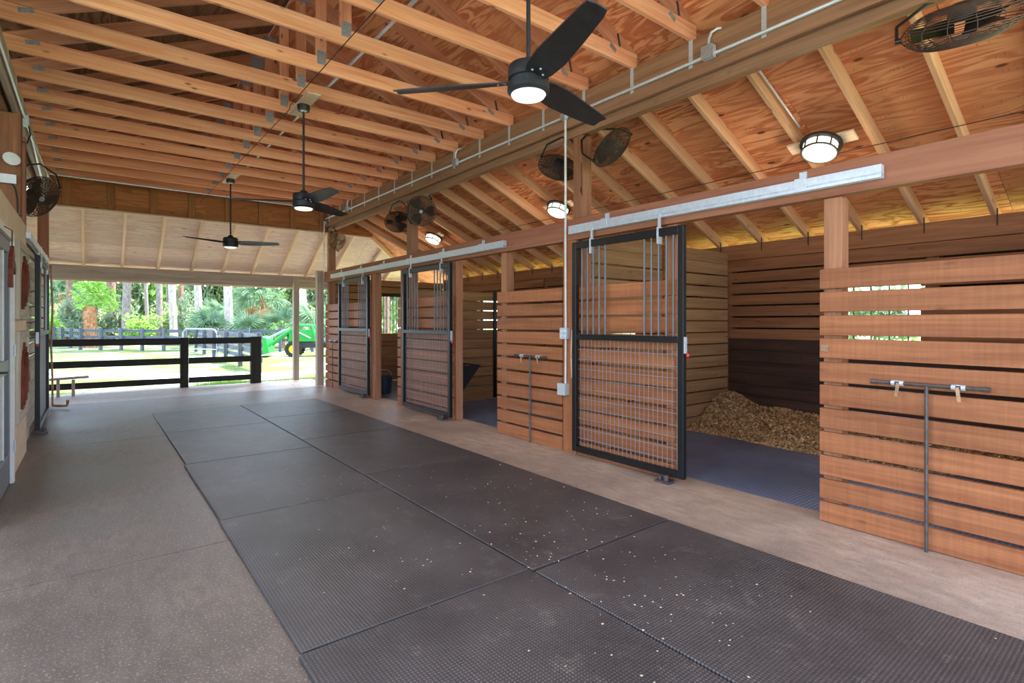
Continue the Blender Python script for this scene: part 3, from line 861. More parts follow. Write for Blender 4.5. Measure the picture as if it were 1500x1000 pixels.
ceiling_fan(1.83, 6.05, 2.715, (155, 35, 275), 'middle black three-blade ceiling fan on a long rod')
ceiling_fan(1.82, 9.95, 2.715, (203, 83, 331), 'farthest black three-blade ceiling fan, by the far gable')

# ================================================================== STALL LIGHTS
def stall_light(x, y, label):
    zb_ = zs(x) - 0.153
    t = thing('stall_light', (x, y, zb_ - 0.02), label, 'ceiling light', 'round lights over the stalls')
    d = Vector((1, 0, -SL)).normalized(); nn = Vector((SL, 0, 1)).normalized()
    c = Vector((x, y, zb_)) - nn * 0.012
    board('mounting_board', c + Vector((0, -0.30, 0)), c + Vector((0, 0.30, 0)), 0.14, 0.022, d, M['porch_rafter'], t)
    rot = (0, math.atan(SL), 0)
    P = c - nn * 0.012
    bz = plain('bronze_trim', (0.25, 0.23, 0.21), 0.5, 0.5) if 'bronze' not in M else M['bronze']
    M['bronze'] = bz
    MB().lathe([(0.185, 0.0), (0.185, -0.022), (0.16, -0.03)], 28).build('base_ring', bz, t, P, smooth=True, rot=rot)
    MB().lathe([(0.152, -0.026), (0.148, -0.105), (0.13, -0.116), (0.02, -0.122)], 28).build('glass', M['lamp_glass'], t, P, smooth=True, rot=rot)
    m = MB().tube([(0.154 * math.cos(k * math.pi / 12), 0.154 * math.sin(k * math.pi / 12), -0.108) for k in range(24)], 0.011, 6, closed=True)
    for k in range(8):
        a = k * math.pi / 4 + 0.2
        m.tube([(0.155 * math.cos(a), 0.155 * math.sin(a), -0.024), (0.154 * math.cos(a), 0.154 * math.sin(a), -0.108)], 0.008, 6)
    m.build('cage_trim', bz, t, P, smooth=True, rot=rot)
    ld = bpy.data.lights.new('stall_lamp', 'POINT'); ld.energy = STALL_W; ld.shadow_soft_size = 0.1; ld.color = (1.0, 0.86, 0.68)
    lo = bpy.data.objects.new('stall_lamp', ld); COL.objects.link(lo); lo.parent = t; lo.location = (-0.07, 0, -0.24)
STALL_W = 3.5
stall_light(5.56, 2.236, 'lit round drum light over the nearest stall')
stall_light(5.54, 5.91, 'lit round drum light over the middle stall, half behind the post conduit')
stall_light(5.51, 9.60, 'lit round drum light over the farthest stall')

# ================================================================== CAGE FANS
def cage_mesh(r, rings, spokes, wr_, dk=0.34):
    """drum shaped wire guard, axis along local z"""
    m = MB(); d = r * dk
    def prof(q):            # q 0..1 front centre -> rim ; returns radius, z
        return r * q, d * (1 - q ** 4) * 0.5 + d * 0.12
    for sgn in (1, -1):
        for k in range(1, rings + 1):
            q = k / rings
            rr, z = prof(q)
            m.tube([(rr * math.cos(a), rr * math.sin(a), sgn * z) for a in [2 * math.pi * i / 28 for i in range(28)]], wr_, 4, closed=True)
        for k in range(spokes):
            a = 2 * math.pi * k / spokes
            m.tube([(prof(q)[0] * math.cos(a), prof(q)[0] * math.sin(a), sgn * prof(q)[1]) for q in (0.12, 0.4, 0.7, 0.88, 1.0)], wr_, 4, caps=False)
    for k in range(spokes):
        a = 2 * math.pi * k / spokes
        z = prof(1.0)[1]
        m.tube([(r * math.cos(a), r * math.sin(a), -z), (r * math.cos(a), r * math.sin(a), z)], wr_, 4, caps=False)
    return m.mesh('guard')
_cg = {}
def cage_fan(pos, axis, r, label, anchor, mat='cage_wire', rings=17, spokes=26, wr_=0.003, group='wire cage fans', dk=0.34):
    pos = Vector(pos); axis = Vector(axis).normalized()
    t = thing('cage_fan', pos, label, 'fan', group)
    rot = axis.to_track_quat('Z', 'Y').to_euler()
    key = (r, rings, spokes, wr_, dk)
    if key not in _cg: _cg[key] = cage_mesh(r, rings, spokes, wr_, dk)
    lput('guard', _cg[key], M[mat], t, (0, 0, 0), rot)
    mo = MB().lathe([(0.03, -r * 0.42), (r * 0.22, -r * 0.38), (r * 0.24, -r * 0.1), (0.02, -r * 0.05)], 14)
    lput('motor', mo.mesh('motor', True), M['black_plastic'], t, (0, 0, 0), rot)
    lput('hub', MB().lathe([(r * 0.13, r * 0.24), (r * 0.11, r * 0.27), (0.004, r * 0.275)], 14).mesh('hub', True), M['plate'], t, (0, 0, 0), rot)
    for k in range(3):
        a0 = 2 * math.pi * k / 3
        bm_ = MB()
        vs = []
        for q in range(5):
            rr = r * (0.12 + 0.78 * q / 4); w = 0.28 + 0.28 * math.sin(math.pi * q / 4.5)
            for s in (-1, 1):
                aa = a0 + s * w; vs.append((rr * math.cos(aa), rr * math.sin(aa), s * 0.035 * r / 0.23))
        bm_.add(vs, [(2 * q, 2 * q + 1, 2 * q + 3, 2 * q + 2) for q in range(4)])
        lput('blade', bm_.mesh('blade', True), M['wire'], t, (0, 0, 0), rot)
    # yoke: fork held by the anchor point
    A = Vector(anchor) - pos
    side = axis.cross(A).normalized()
    p1 = side * (r * 1.08); p2 = -p1
    mid = A * 0.5
    y = MB().tube([p1, p1 * 0.98 + A * 0.45, p1 * 0.45 + A * 0.92, A], 0.010, 6).tube([p2, p2 * 0.98 + A * 0.45, p2 * 0.45 + A * 0.92, A], 0.010, 6)
    y.tube([p1 * 1.03, p1 * 0.92], 0.016, 8).tube([p2 * 1.03, p2 * 0.92], 0.016, 8)
    lput('yoke', y.mesh('yoke', True), M['black_steel'], t)
    return t
cage_fan((4.16, 4.46, 3.15), (0.35, 0.70, -0.60), 0.23, 'dusty cage fan hanging left of the nearest post', (4.14, 4.24, 3.40))
cage_fan((4.16, 3.66, 3.17), (0.25, -0.65, -0.75), 0.23, 'dusty cage fan tilted towards the nearest stall, right of the nearest post', (4.16, 4.0, 3.40), dk=0.5)
cage_fan((4.15, 8.48, 3.12), (0.4, 0.75, -0.5), 0.23, 'dusty cage fan hanging left of the post between the farther stalls', (4.10, 8.17, 3.38))
cage_fan((4.12, 7.60, 3.16), (-0.45, -0.75, -0.35), 0.24, 'round cage fan facing the aisle, right of the post between the farther stalls', (4.12, 7.9, 3.40))
cage_fan((4.13, 11.35, 3.12), (0.3, -0.8, -0.4), 0.22, 'shiny cage fan on the post at the far end of the stall row', (4.15, 11.75, 3.38), mat='rust')
cage_fan((3.98, 0.84, 3.13), (0.45, 0.10, -0.88), 0.285, 'large dusty cage fan at the top right corner, seen from below', (4.20, 0.92, 3.43), rings=22, spokes=14, dk=0.62)
cage_fan((-0.50, 8.3, 2.85), (0.65, -0.55, -0.45), 0.25, 'dusty cage fan on the left wall above the framed reliefs', (-0.56, 8.0, 3.14))

# ================================================================== CONDUITS AND BOXES
def pipe(name, pts, r, label, mat='steel', cat='conduit', group=None, n=8):
    return tag(MB().tube(pts, r, n).build(name, M[mat], smooth=True), label, cat, group)
xc = W - 0.024
pipe('conduit', [(xc, 0.6, 3.59), (xc, 4.12, 3.60), (xc, 11.7, 3.64)], 0.015, 'galvanised conduit running along the upper beam above the stalls')
def jbox(x, y, z, label, s=0.10, loop=True):
    t = thing('junction_box', (x, y, z), label, 'junction box', 'junction boxes on the upper beam')
    MB().box((x, y, z), (0.05, s, s)).build('box', M['steel'], t)
    MB().box((x - 0.028, y, z), (0.005, s * 1.08, s * 1.08)).build('cover', M['plate'], t)
    if loop:
        MB().tube([(x, y, z + s / 2), (x - 0.005, y - 0.005, z + 0.11), (x + 0.005, y - 0.02, z + 0.16), (x + 0.03, y - 0.06, z + 0.185), (x + 0.06, y - 0.1, z + 0.18)], 0.011, 8).build('bend', M['steel'], t, smooth=True)
jbox(xc - 0.016, 2.47, 3.61, 'square junction box with a bent conduit on the upper beam, above the nearest door')
jbox(xc - 0.016, 6.37, 3.62, 'small junction box with a bent conduit in the middle of the upper beam', 0.085)
jbox(xc - 0.016, 10.4, 3.64, 'small junction box with a bent conduit at the far part of the upper beam', 0.085)
jbox(xc - 0.016, 4.185, 3.595, 'junction fitting at the top of the outlet conduit', 0.06, False)
jbox(xc - 0.016, 11.72, 3.55, 'junction fitting at the far end of the upper beam', 0.07, False)
oc = thing('outlet_conduit', (W - 0.02, 4.185, 0.6), 'white conduit with a double outlet and a grey box down the nearest post', 'outlet')
MB().tube([(W - 0.02, 4.185, 3.57), (W - 0.02, 4.185, 2.50), (W - 0.02, 4.185, 2.26), (W - 0.02, 4.18, 1.33)], 0.0125, 8).build('conduit', M['white'], oc, smooth=True)
MB().tube([(W - 0.02, 4.18, 1.22), (W - 0.02, 4.185, 0.72)], 0.011, 8).build('conduit', M['white'], oc, smooth=True)
ob = MB().box((W - 0.03, 4.185, 1.275), (0.05, 0.11, 0.12)).build('outlet_box', M['steel'], oc)
for yy in (-0.026, 0.026):
    for zz in (-0.026, 0.026):
        MB().lathe([(0.017, 0), (0.017, 0.006)], 12).build('socket', M['white'], ob, (W - 0.055, 4.185 + yy, 1.275 + zz), rot=(0, R(-90), 0))
MB().box((W - 0.035, 4.205, 0.675), (0.07, 0.115, 0.125)).build('grey_box', plain('grey_pvc', (0.74, 0.74, 0.72), 0.5), oc)
pipe('extension_cord', [(W - 0.005, 4.09, 1.32), (W - 0.01, 4.075, 1.2), (W - 0.01, 4.09, 1.0), (W - 0.01, 4.085, 0.82), (W - 0.01, 4.10, 0.8), (W - 0.01, 4.11, 1.0), (W - 0.012, 4.10, 1.2), (W - 0.008, 4.095, 1.31)], 0.007, 'pale cord hanging in a loop beside the outlet box', 'porch_rafter', 'cord')
for (y, lab) in ((2.40, 'nearest'), (6.10, 'middle'), (9.75, 'farthest')):
    x0, x1 = 4.23, 5.42
    pipe('conduit', [(x0, y, zs(x0) - 0.06), (x1, y - 0.02, zs(x1) - 0.06)], 0.010, 'thin conduit sloping along the roof to the %s stall light' % lab, group='conduits to the stall lights')
pipe('end_conduit', [(3.99, 11.74, 3.52), (3.985, 11.75, 3.2), (3.985, 11.76, 2.55)], 0.012, 'conduit running down the post at the far end of the stalls')
pipe('far_conduit', [(-0.55, 11.40, 3.785), (4.0, 11.40, 3.785)], 0.013, 'grey conduit running across the aisle under the last truss')
pipe('ridge_conduit', [(2.08, -1.5, 4.03), (2.08, 11.3, 4.03)], 0.016, 'conduit lying along the truss chords near the king posts')
wp = [(1.70, 1.5, 3.775), (1.70, 4.42, 3.775), (1.70, 6.1, 3.76), (1.70, 6.12, 3.72), (1.72, 8.1, 3.765), (1.64, 11.8, 3.70)]
pipe('aisle_cable', wp, 0.0045, 'thin black cable strung under the truss chords along the aisle', 'wire', 'cable', n=6)
pipe('stall_cable', [(5.75, 0.3, 3.05), (5.75, 3.1, 3.045), (5.76, 8.0, 3.04)], 0.004, 'thin black cable strung under the stall rafters', 'wire', 'cable', n=6)
pipe('black_cord', [(4.115, 4.05, 3.1), (4.115, 4.045, 2.86), (4.112, 4.06, 2.80), (4.11, 4.03, 2.74), (4.112, 4.045, 2.80), (4.115, 4.05, 2.84)], 0.004, 'short black cord tied in a loop on the nearest post', 'wire', 'cord', n=6)

# ================================================================== STALL CONTENTS
# feeder in the middle stall
t = thing('wall_feeder', (4.24, 6.86, 0.38), 'black plastic feeder hung inside the middle stall beside its jamb', 'feeder')
prof = [(4.225, 0.74), (4.60, 0.74), (4.585, 0.715), (4.30, 0.38), (4.225, 0.38)]
m = MB()
for y in (6.66, 7.06): m.prism(prof, 0.012, lambda X, Y, Z: Vector((X, y + Z, Y)))
m.box((4.231, 6.86, 0.56), (0.012, 0.39, 0.36)).box((4.262, 6.86, 0.386), (0.074, 0.39, 0.012))
sl_ = Vector((0.285, 0, 0.335)).normalized()
m.box((4.4425, 6.86, 0.5475), (0.44, 0.39, 0.012), Matrix.Rotation(-math.atan2(0.335, 0.285), 3, 'Y'))
m.build('tub', M['black_plastic'], t)
MB().tube([(4.23, 6.655, 0.742), (4.60, 6.655, 0.742), (4.60, 7.065, 0.742), (4.23, 7.065, 0.742)], 0.011, 6).build('rim', M['black_plastic'], t)
# bucket in the farthest stall
t = thing('water_bucket', (4.50, 9.80, 0), 'dark blue bucket just inside the farthest stall', 'bucket')
bl = plain('blue_plastic', (0.16, 0.22, 0.30), 0.45)
MB().lathe([(0.13, 0), (0.165, 0.32), (0.175, 0.325), (0.175, 0.345), (0.158, 0.345), (0.12, 0.02)], 24).build('tub', bl, t, (4.50, 9.80, 0), smooth=True)
MB().tube([(0.172 * math.cos(a), 0.02, 0.33 + 0.13 * math.sin(a)) for a in [k * math.pi / 10 for k in range(11)]], 0.005, 6).build('handle', M['steel'], t, (4.50, 9.80, 0), smooth=True)
# wood shavings heap
def heap():
    rr = random.Random(11)
    m = MB(); nx, ny = 26, 52
    X0, X1, Y0, Y1 = 5.55, 7.085, 0.30, 4.06
    def hz(x, y):
        edge = 5.98 + 0.10 * math.sin(y * 2.1) + 0.10 * max(0, 3.2 - y)
        d = max(0.0, (x - edge)) 
        b = 0.24 * (1 - math.exp(-d * 2.6))
        b += 0.20 * math.exp(-(((x - 6.95) / 0.42) ** 2 + ((y - 3.98) / 0.36) ** 2))
        b += 0.03 * math.sin(x * 7 + y * 3) * min(1, d * 3) + 0.02 * math.sin(y * 9 - x * 4) * min(1, d * 3)
        return b - (0.02 if d <= 0 else 0)
    for i in range(nx + 1):
        for j in range(ny + 1):
            x = X0 + (X1 - X0) * i / nx; y = Y0 + (Y1 - Y0) * j / ny
            m.v.append((x, y, hz(x, y)))
    for i in range(nx):
        for j in range(ny):
            a = i * (ny + 1) + j; m.f.append((a, a + ny + 1, a + ny + 2, a + 1))
    for _ in range(11000):
        x = rr.uniform(5.9, X1 - 0.02); y = rr.uniform(Y0, Y1 - 0.02); z = hz(x, y)
        if z < 0.012: continue
        s = rr.uniform(0.010, 0.032); R3 = Euler((rr.uniform(-.9, .9), rr.uniform(-.9, .9), rr.uniform(0, 6.28))).to_matrix()
        c = Vector((x, y, z + rr.uniform(0.002, 0.012)))
        q = [R3 @ Vector(p) + c for p in ((-s, -s * .5, 0), (s, -s * .6, 0.003), (s * .9, s * .5, 0), (-s, s * .5, 0.004))]
        m.add(q, [(0, 1, 2, 3)])
    return m
sh = NT('wood_shavings')
nn_ = sh.noise(sh.coords((1, 1, 1)), 38, 4, 0.8)
sh.fin(sh.ramp(nn_, [(0.34, lin((0.36, 0.25, 0.15))), (0.5, lin((0.68, 0.52, 0.34))), (0.64, lin((0.92, 0.80, 0.62)))]), 0.85, spec=0.1)
o = heap().build('wood_shavings', sh.m)
tag(o, 'heap of tan wood shavings along the back of the nearest stall', 'shavings', kind='stuff')
# crumbs on the mats: nobody could count them
rr = random.Random(5); m = MB()
for _ in range(280):
    cx, cy = rr.choice([(2.0, 2.6), (2.4, 1.9), (2.7, 2.9), (1.9, 2.2), (1.3, 3.2), (2.6, 3.8), (1.7, 4.6), (2.2, 1.5)])
    x = min(3.1, max(0.75, rr.gauss(cx, 0.30))); y = rr.gauss(cy, 0.38); s = rr.uniform(0.002, 0.008)
    if y < 0.5: continue
    a = rr.uniform(0, 6.28)
    q = [Vector((x + s * math.cos(a + k * 1.571) * rr.uniform(.6, 1.4), y + s * math.sin(a + k * 1.571), 0.0205)) for k in range(4)]
    m.add(q + [Vector((x, y, 0.0205 + s * 0.5))], [(0, 1, 4), (1, 2, 4), (2, 3, 4), (3, 0, 4)])
tag(m.build('straw_crumbs', plain('straw_crumb', (0.72, 0.66, 0.56), 0.9)), 'pale crumbs of shavings scattered on the aisle mats', 'crumbs', kind='stuff')
# ================================================================== LEFT SIDE
XL = -0.56
M['siding'] = plain('beige_siding', (0.86, 0.77, 0.66), 0.7, var=0.05, nscale=8)
wl = struct('wall_left', (XL, 6.4, 0))
DA, DB, DT = 5.40, 6.33, 2.10
for (y0, y1, z0, z1) in ((4.95, DA - 0.06, 0, 2.43), (DA - 0.06, DB + 0.06, DT + 0.06, 2.43), (DB + 0.06, 7.80, 0, 2.43)):
    MB().box((XL - 0.05, (y0 + y1) / 2, (z0 + z1) / 2), (0.10, y1 - y0, z1 - z0)).build('siding_panel', M['siding'], wl)
MB().box((XL - 1.6, 4.99, 1.2), (3.0, 0.08, 2.4)).build('siding_panel', M['siding'], wl)
MB().box((XL - 1.6, 7.76, 1.2), (3.0, 0.08, 2.4)).build('siding_panel', M['siding'], wl)
MB().box((XL - 3.1, 8.4, 1.2), (0.08, 7.0, 2.4)).build('siding_panel', M['siding'], wl)
# glazed door
d1 = struct('door_1', (XL, (DA + DB) / 2, 0))
grey_frame = plain('grey_white_paint', (0.80, 0.80, 0.78), 0.45)
for (p, q, w) in (((XL + .012, DA - .03, 0), (XL + .012, DA - .03, DT + .06), .07), ((XL + .012, DB + .03, 0), (XL + .012, DB + .03, DT + .06), .07)):
    board('casing', p, q, w, 0.03, (0, 1, 0), M['white'], d1)
board('casing', (XL + .012, DA, DT + .03), (XL + .012, DB, DT + .03), .07, .03, (0, 0, 1), M['white'], d1)
dk = plain('door_grey', (0.42, 0.43, 0.44), 0.45)
for y in (DA + .05, DB - .05): board('stile', (XL - .02, y, .01), (XL - .02, y, DT), .10, .04, (0, 1, 0), dk, d1)
for z, w in ((.14, .26), (1.02, .12), (DT - .06, .11)): board('rail', (XL - .02, DA + .1, z), (XL - .02, DB - .1, z), w, .04, (0, 0, 1), dk, d1)
gl = NT('door_glass'); gl.b.inputs['Transmission Weight'].default_value = 0.85; gl.fin(lin((0.86, 0.90, 0.90)), 0.06); 
for (z0, z1) in ((.27, .96), (1.08, DT - .115)):
    n = 3
    for k in range(n):
        y0 = DA + .1 + (DB - DA - .2) * k / n; y1 = DA + .1 + (DB - DA - .2) * (k + 1) / n
        MB().box((XL - .02, (y0 + y1) / 2, (z0 + z1) / 2), (.006, y1 - y0 - .012, z1 - z0)).build('pane', gl.m, d1)
        if k: board('muntin', (XL - .02, y0, z0), (XL - .02, y0, z1), .018, .03, (0, 1, 0), M['white'], d1)
for z in (0.32, 1.15, 1.9):
    MB().tube([(XL + .03, DB - .002, z - .05), (XL + .03, DB - .002, z + .05)], .008, 8).build('hinge', M['steel'], d1)
MB().tube([(XL + .0, DA + .05, 1.02), (XL + .06, DA + .05, 1.02), (XL + .06, DA + .16, 1.02)], .009, 8).build('handle', M['black_steel'], d1, smooth=True)
# carved reliefs in wooden frames
wash = wood('whitewashed_board', (0.82, 0.80, 0.73), (0.68, 0.64, 0.57), knots=0.2)
redw = wood('red_carved_wood', (0.55, 0.27, 0.18), (0.40, 0.18, 0.12), knots=0.2, dirt=0.4)
frw = wood('frame_brown', (0.47, 0.29, 0.19), (0.36, 0.21, 0.13), knots=0.2)
HORSE = [(0.10, 0.0), (0.12, 0.30), (0.06, 0.44), (-0.06, 0.40), (-0.19, 0.30), (-0.28, 0.34), (-0.31, 0.42), (-0.24, 0.52), (-0.10, 0.66), (-0.05, 0.78), (0.0, 0.90), (0.03, 0.80), (0.12, 0.78), (0.24, 0.64), (0.31, 0.40), (0.34, 0.0)]
def relief(z0, z1, label):
    y0, y1 = 6.68, 7.62
    t = thing('carved_relief', (XL + .02, (y0 + y1) / 2, z0), label, 'wall relief', 'framed carved reliefs on the left wall')
    MB().box((XL + .012, (y0 + y1) / 2, (z0 + z1) / 2), (.022, y1 - y0 - .12, z1 - z0 - .12)).build('backboard', wash, t)
    for y in (y0 + .035, y1 - .035): board('frame_side', (XL + .019, y, z0), (XL + .019, y, z1), .07, .034, (0, 1, 0), wash, t)
    for z in (z0 + .035, z1 - .035): board('frame_side', (XL + .019, y0 + .07, z), (XL + .019, y1 - .07, z), .07, .034, (0, 0, 1), wash, t)
    s = (z1 - z0 - .2) / 0.92; cy = (y0 + y1) / 2
    m = MB()
    for sc, th in ((1.0, .022), (0.88, .034), (0.72, .044), (0.5, .05)):
        cx_, cz_ = 0.06, 0.42
        m.prism([((cx_ + (a - cx_) * sc) * s, (cz_ + (b - cz_) * sc) * s) for a, b in HORSE], th, lambda X, Y, Z: Vector((XL + .02 + Z + 0.5 * th, cy - X, z0 + .1 + Y)))
    m.build('carving', redw, t)
relief(1.42, 2.16, 'upper framed carving of a horse head in red wood on the beige wall')
relief(0.46, 1.31, 'lower framed carving of a horse head in red wood on the beige wall')
# horse head cut-out by the door
t = thing('horse_head_plaque', (XL + .075, 5.62, 1.66), 'flat brown horse-head cut-out hanging in front of the glazed door', 'plaque')
s = 0.36
MB().prism([(a * s, b * s) for a, b in HORSE], 0.025, lambda X, Y, Z: Vector((XL + .075 + Z, 5.62 - X * 1.2, 1.66 + Y))).build('cut_out', redw, t)
MB().tube([(XL + .075, 5.62, 1.97), (XL + .075, 5.62, 2.1), (XL + .03, 5.62, 2.13)], .004, 6).build('hook', M['wire'], t)
# upper left post with flood light and box
tag(board('left_post', (-0.625, 7.05, 2.43), (-0.625, 7.05, 3.398), .17, .14, (1, 0, 0), M['plank_back']), 'brown post on the left wall under the grey beam', 'post')
fl = thing('flood_light', (-0.62, 6.94, 2.93), 'round white flood light on the left brown post', 'light')
MB().lathe([(.03, 0), (.05, .02), (.062, .055), (.066, .06), (.06, .062), (.02, .064)], 20).build('head', M['white'], fl, (-0.62, 6.98, 2.93), smooth=True, rot=(R(75), 0, R(20)))
tag(MB().box((-0.63, 6.955, 2.755), (.12, .045, .085)).build('sensor_box', M['white']), 'small white box below the flood light on the left post', 'box')
pipe('left_cable', [(-0.60, 6.95, 2.72), (-0.575, 6.945, 2.66), (-0.562, 6.945, 2.56), (-0.56, 6.95, 2.44)], .006, 'black cable curving down the left post from the white box', 'wire', 'cable')
pipe('left_conduit', [(-0.565, 2.0, 3.56), (-0.565, 8.6, 3.56), (-0.565, 10.1, 3.44)], .014, 'galvanised conduit along the grey beam at the upper left')
t = thing('left_junction_box', (-0.56, 7.6, 3.52), 'junction box with loose cables on the grey beam at the upper left', 'junction box')
MB().box((-0.555, 7.7, 3.54), (.05, .12, .10)).build('box', M['steel'], t)
MB().tube([(-0.54, 7.7, 3.52), (-0.52, 7.7, 3.4), (-0.54, 7.6, 3.28), (-0.60, 7.3, 3.22)], .006, 6).build('cable', M['wire'], t, smooth=True)
MB().tube([(-0.54, 8.2, 3.50), (-0.50, 8.9, 3.42), (-0.46, 9.6, 3.36), (-0.40, 9.7, 3.30)], .005, 6).build('cable', M['grey_wire'], t, smooth=True)
# left stall: corner post, planks, sliding door
for y, lab in ((7.88, 'stained post with black hooks beside the beige wall'), (11.83, 'brown post at the far end of the left wall')):
    o = board('left_stall_post', (-0.64, y, 0), (-0.64, y, 3.398), .14, .14, (1, 0, 0), M['header'])
    tag(o, lab, 'post', 'left stall posts')
for k in range(5):
    z = 1.05 + 0.17 * k
    tag(MB().tube([(-0.575, 7.90, z), (-0.53, 7.90, z - .004), (-0.50, 7.90, z + .012)], .005, 6).build('wall_hook', M['black_steel']), 'black hook on the left post, %s from the bottom' % ORD[k], 'hook', 'black hooks on the left post')
t = thing('stall_front_panel', (-0.62, 9.9, 0), 'pale plank front of the left stall behind its sliding door', 'wall panel')
for k in range(13):
    z = 0.003 + PH / 2 + PP * k
    board('plank', (-0.62, 7.98, z), (-0.62, 11.74, z), PH, .036, (0, 0, 1), M['grey_timber'], t)
slide_door(8.78, 10.55, -0.53, 0.06, 2.22, 1.25, [8.9 + .09 * k for k in range(5)] + [10.05 + .09 * k for k in range(5)], 'black steel sliding door of the left stall with bars and wire mesh', 0, -1)
track(-0.545, 7.75, 10.85, 2.33, 'galvanised sliding track above the left stall door', 1)
tag(board('left_header', (-0.62, 7.98, 2.31), (-0.62, 11.74, 2.31), .25, .04, (0, 0, 1), M['siding']), 'beige board behind the track of the left stall', 'beam')
pp = thing('hose_pipe', (-0.50, 11.3, 0), 'brown standpipe at the end of the left wall with a foot bend', 'pipe')
MB().tube([(-0.52, 11.25, 2.3), (-0.50, 11.3, 1.6), (-0.515, 11.25, 1.0), (-0.50, 11.28, .5), (-0.50, 11.3, .06)], .014, 8).build('pipe', M['rust'], pp, smooth=True)
MB().tube([(-0.50, 11.3, .06), (-0.42, 11.25, .05), (-0.32, 11.2, .05), (-0.31, 11.2, .10), (-0.31, 11.2, .14)], .02, 8).build('foot_bend', M['rust'], pp, smooth=True)
tr = thing('wooden_stand', (-0.25, 13.05, 0), 'small wooden stand with a flat top against the black fence', 'stand')
board('top', (-0.62, 13.05, .33), (-0.05, 13.05, .35), .16, .04, (0, 1, 0), M['grey_timber'], tr)
for x in (-0.5, -0.28): board('leg', (x, 13.05, 0), (x, 13.05, .31), .05, .05, (1, 0, 0), M['grey_timber'], tr)

# ================================================================== BLACK BOARD FENCE AT THE FAR END
M['fence'] = wood('black_fence_paint', (0.20, 0.19, 0.165), (0.13, 0.125, 0.11), knots=0.2, lo=0.9, hi=1.1)
t = thing('board_fence', (1.2, 13.32, 0), 'black three-rail board fence closing most of the far end', 'fence')
for z, h in ((.985, .135), (.565, .13), (.15, .12)):
    board('rail', (-0.75, 13.28, z + .012), (1.47, 13.28, z), h, .035, (0, 0, 1), M['fence'], t)
    board('rail', (1.625, 13.28, z), (2.84, 13.28, z - .004), h, .035, (0, 0, 1), M['fence'], t)
for x, w in ((-0.72, .13), (1.547, .15), (2.95, .22)):
    board('post', (x, 13.34 if w < .2 else 13.30, 0), (x, 13.34 if w < .2 else 13.30, 1.06), w, .12, (1, 0, 0), M['fence'], t)
m = MB()
x = -0.7
while x < 2.85: m.tube([(x, 13.302, .05), (x, 13.302, 1.0)], .0012, 3, caps=False); x += .05
z = .1
while z < 1.0: m.tube([(-0.7, 13.302, z), (2.85, 13.302, z)], .0012, 3, caps=False); z += .1
m.build('wire_mesh', M['grey_wire'], t)
# string of small bulbs under the porch beam
t = thing('string_lights', (1.8, 13.59, 2.2), 'string of small bulbs along the bottom of the porch beam', 'string lights')
MB().tube([(-2 + .5 * k, 13.59, 2.21 - (.012 if k % 2 else 0)) for k in range(16)], .004, 5).build('cord', M['white'], t)
for k in range(10):
    MB().lathe([(.004, .02), (.014, .012), (.017, 0), (.012, -.014), (.003, -.018)], 10).build('bulb', M['bulb'], t, (-0.62 + .52 * k, 13.59, 2.20), smooth=True)
# ================================================================== YARD
GZ = -0.04
def leafmat(name, a, b):
    k = NT(name)
    n = k.noise(k.coords((1, 1, 1)), 1.3, 4, 0.7)
    c = k.ramp(n, [(0.3, lin(a)), (0.7, lin(b))])
    k.b.inputs['Transmission Weight'].default_value = 0.0
    m = k.fin(k.vary(c, 0.85, 1.15), 0.6, spec=0.25)
    tr = k.n('ShaderNodeBsdfTranslucent'); k.l(c, tr.inputs[0])
    mx = k.n('ShaderNodeMixShader'); mx.inputs[0].default_value = 0.35
    k.l(k.b.outputs[0], mx.inputs[1]); k.l(tr.outputs[0], mx.inputs[2]); k.l(mx.outputs[0], k.out.inputs[0])
    return m
M['leaf_a'] = leafmat('leaf_mid', (0.50, 0.58, 0.38), (0.70, 0.76, 0.54))
M['leaf_b'] = leafmat('leaf_bright', (0.52, 0.70, 0.30), (0.72, 0.86, 0.46))
M['leaf_c'] = leafmat('leaf_deep', (0.44, 0.52, 0.40), (0.62, 0.69, 0.56))
M['palm'] = leafmat('palm_leaf', (0.36, 0.50, 0.38), (0.58, 0.69, 0.54))
M['palm_dry'] = leafmat('palm_leaf_dry', (0.62, 0.50, 0.34), (0.76, 0.66, 0.48))
def bark(name, a, b):
    k = NT(name)
    n = k.noise(k.coords((3.0, 3.0, 1.2)), 4.0, 6, 0.75)
    k.bump(n, 0.9, 0.05)
    return k.fin(k.ramp(n, [(0.35, lin(a)), (0.62, lin(b))]), 0.9, spec=0.1)
M['bark_pale'] = bark('bark_pale', (0.60, 0.54, 0.50), (0.84, 0.79, 0.75))
M['bark_red'] = bark('bark_reddish', (0.42, 0.31, 0.26), (0.68, 0.55, 0.48))
M['bark_grey'] = bark('bark_grey', (0.44, 0.40, 0.38), (0.68, 0.63, 0.60))
M['bark_boot'] = bark('bark_boots', (0.52, 0.33, 0.20), (0.80, 0.60, 0.44))
_fol = {}
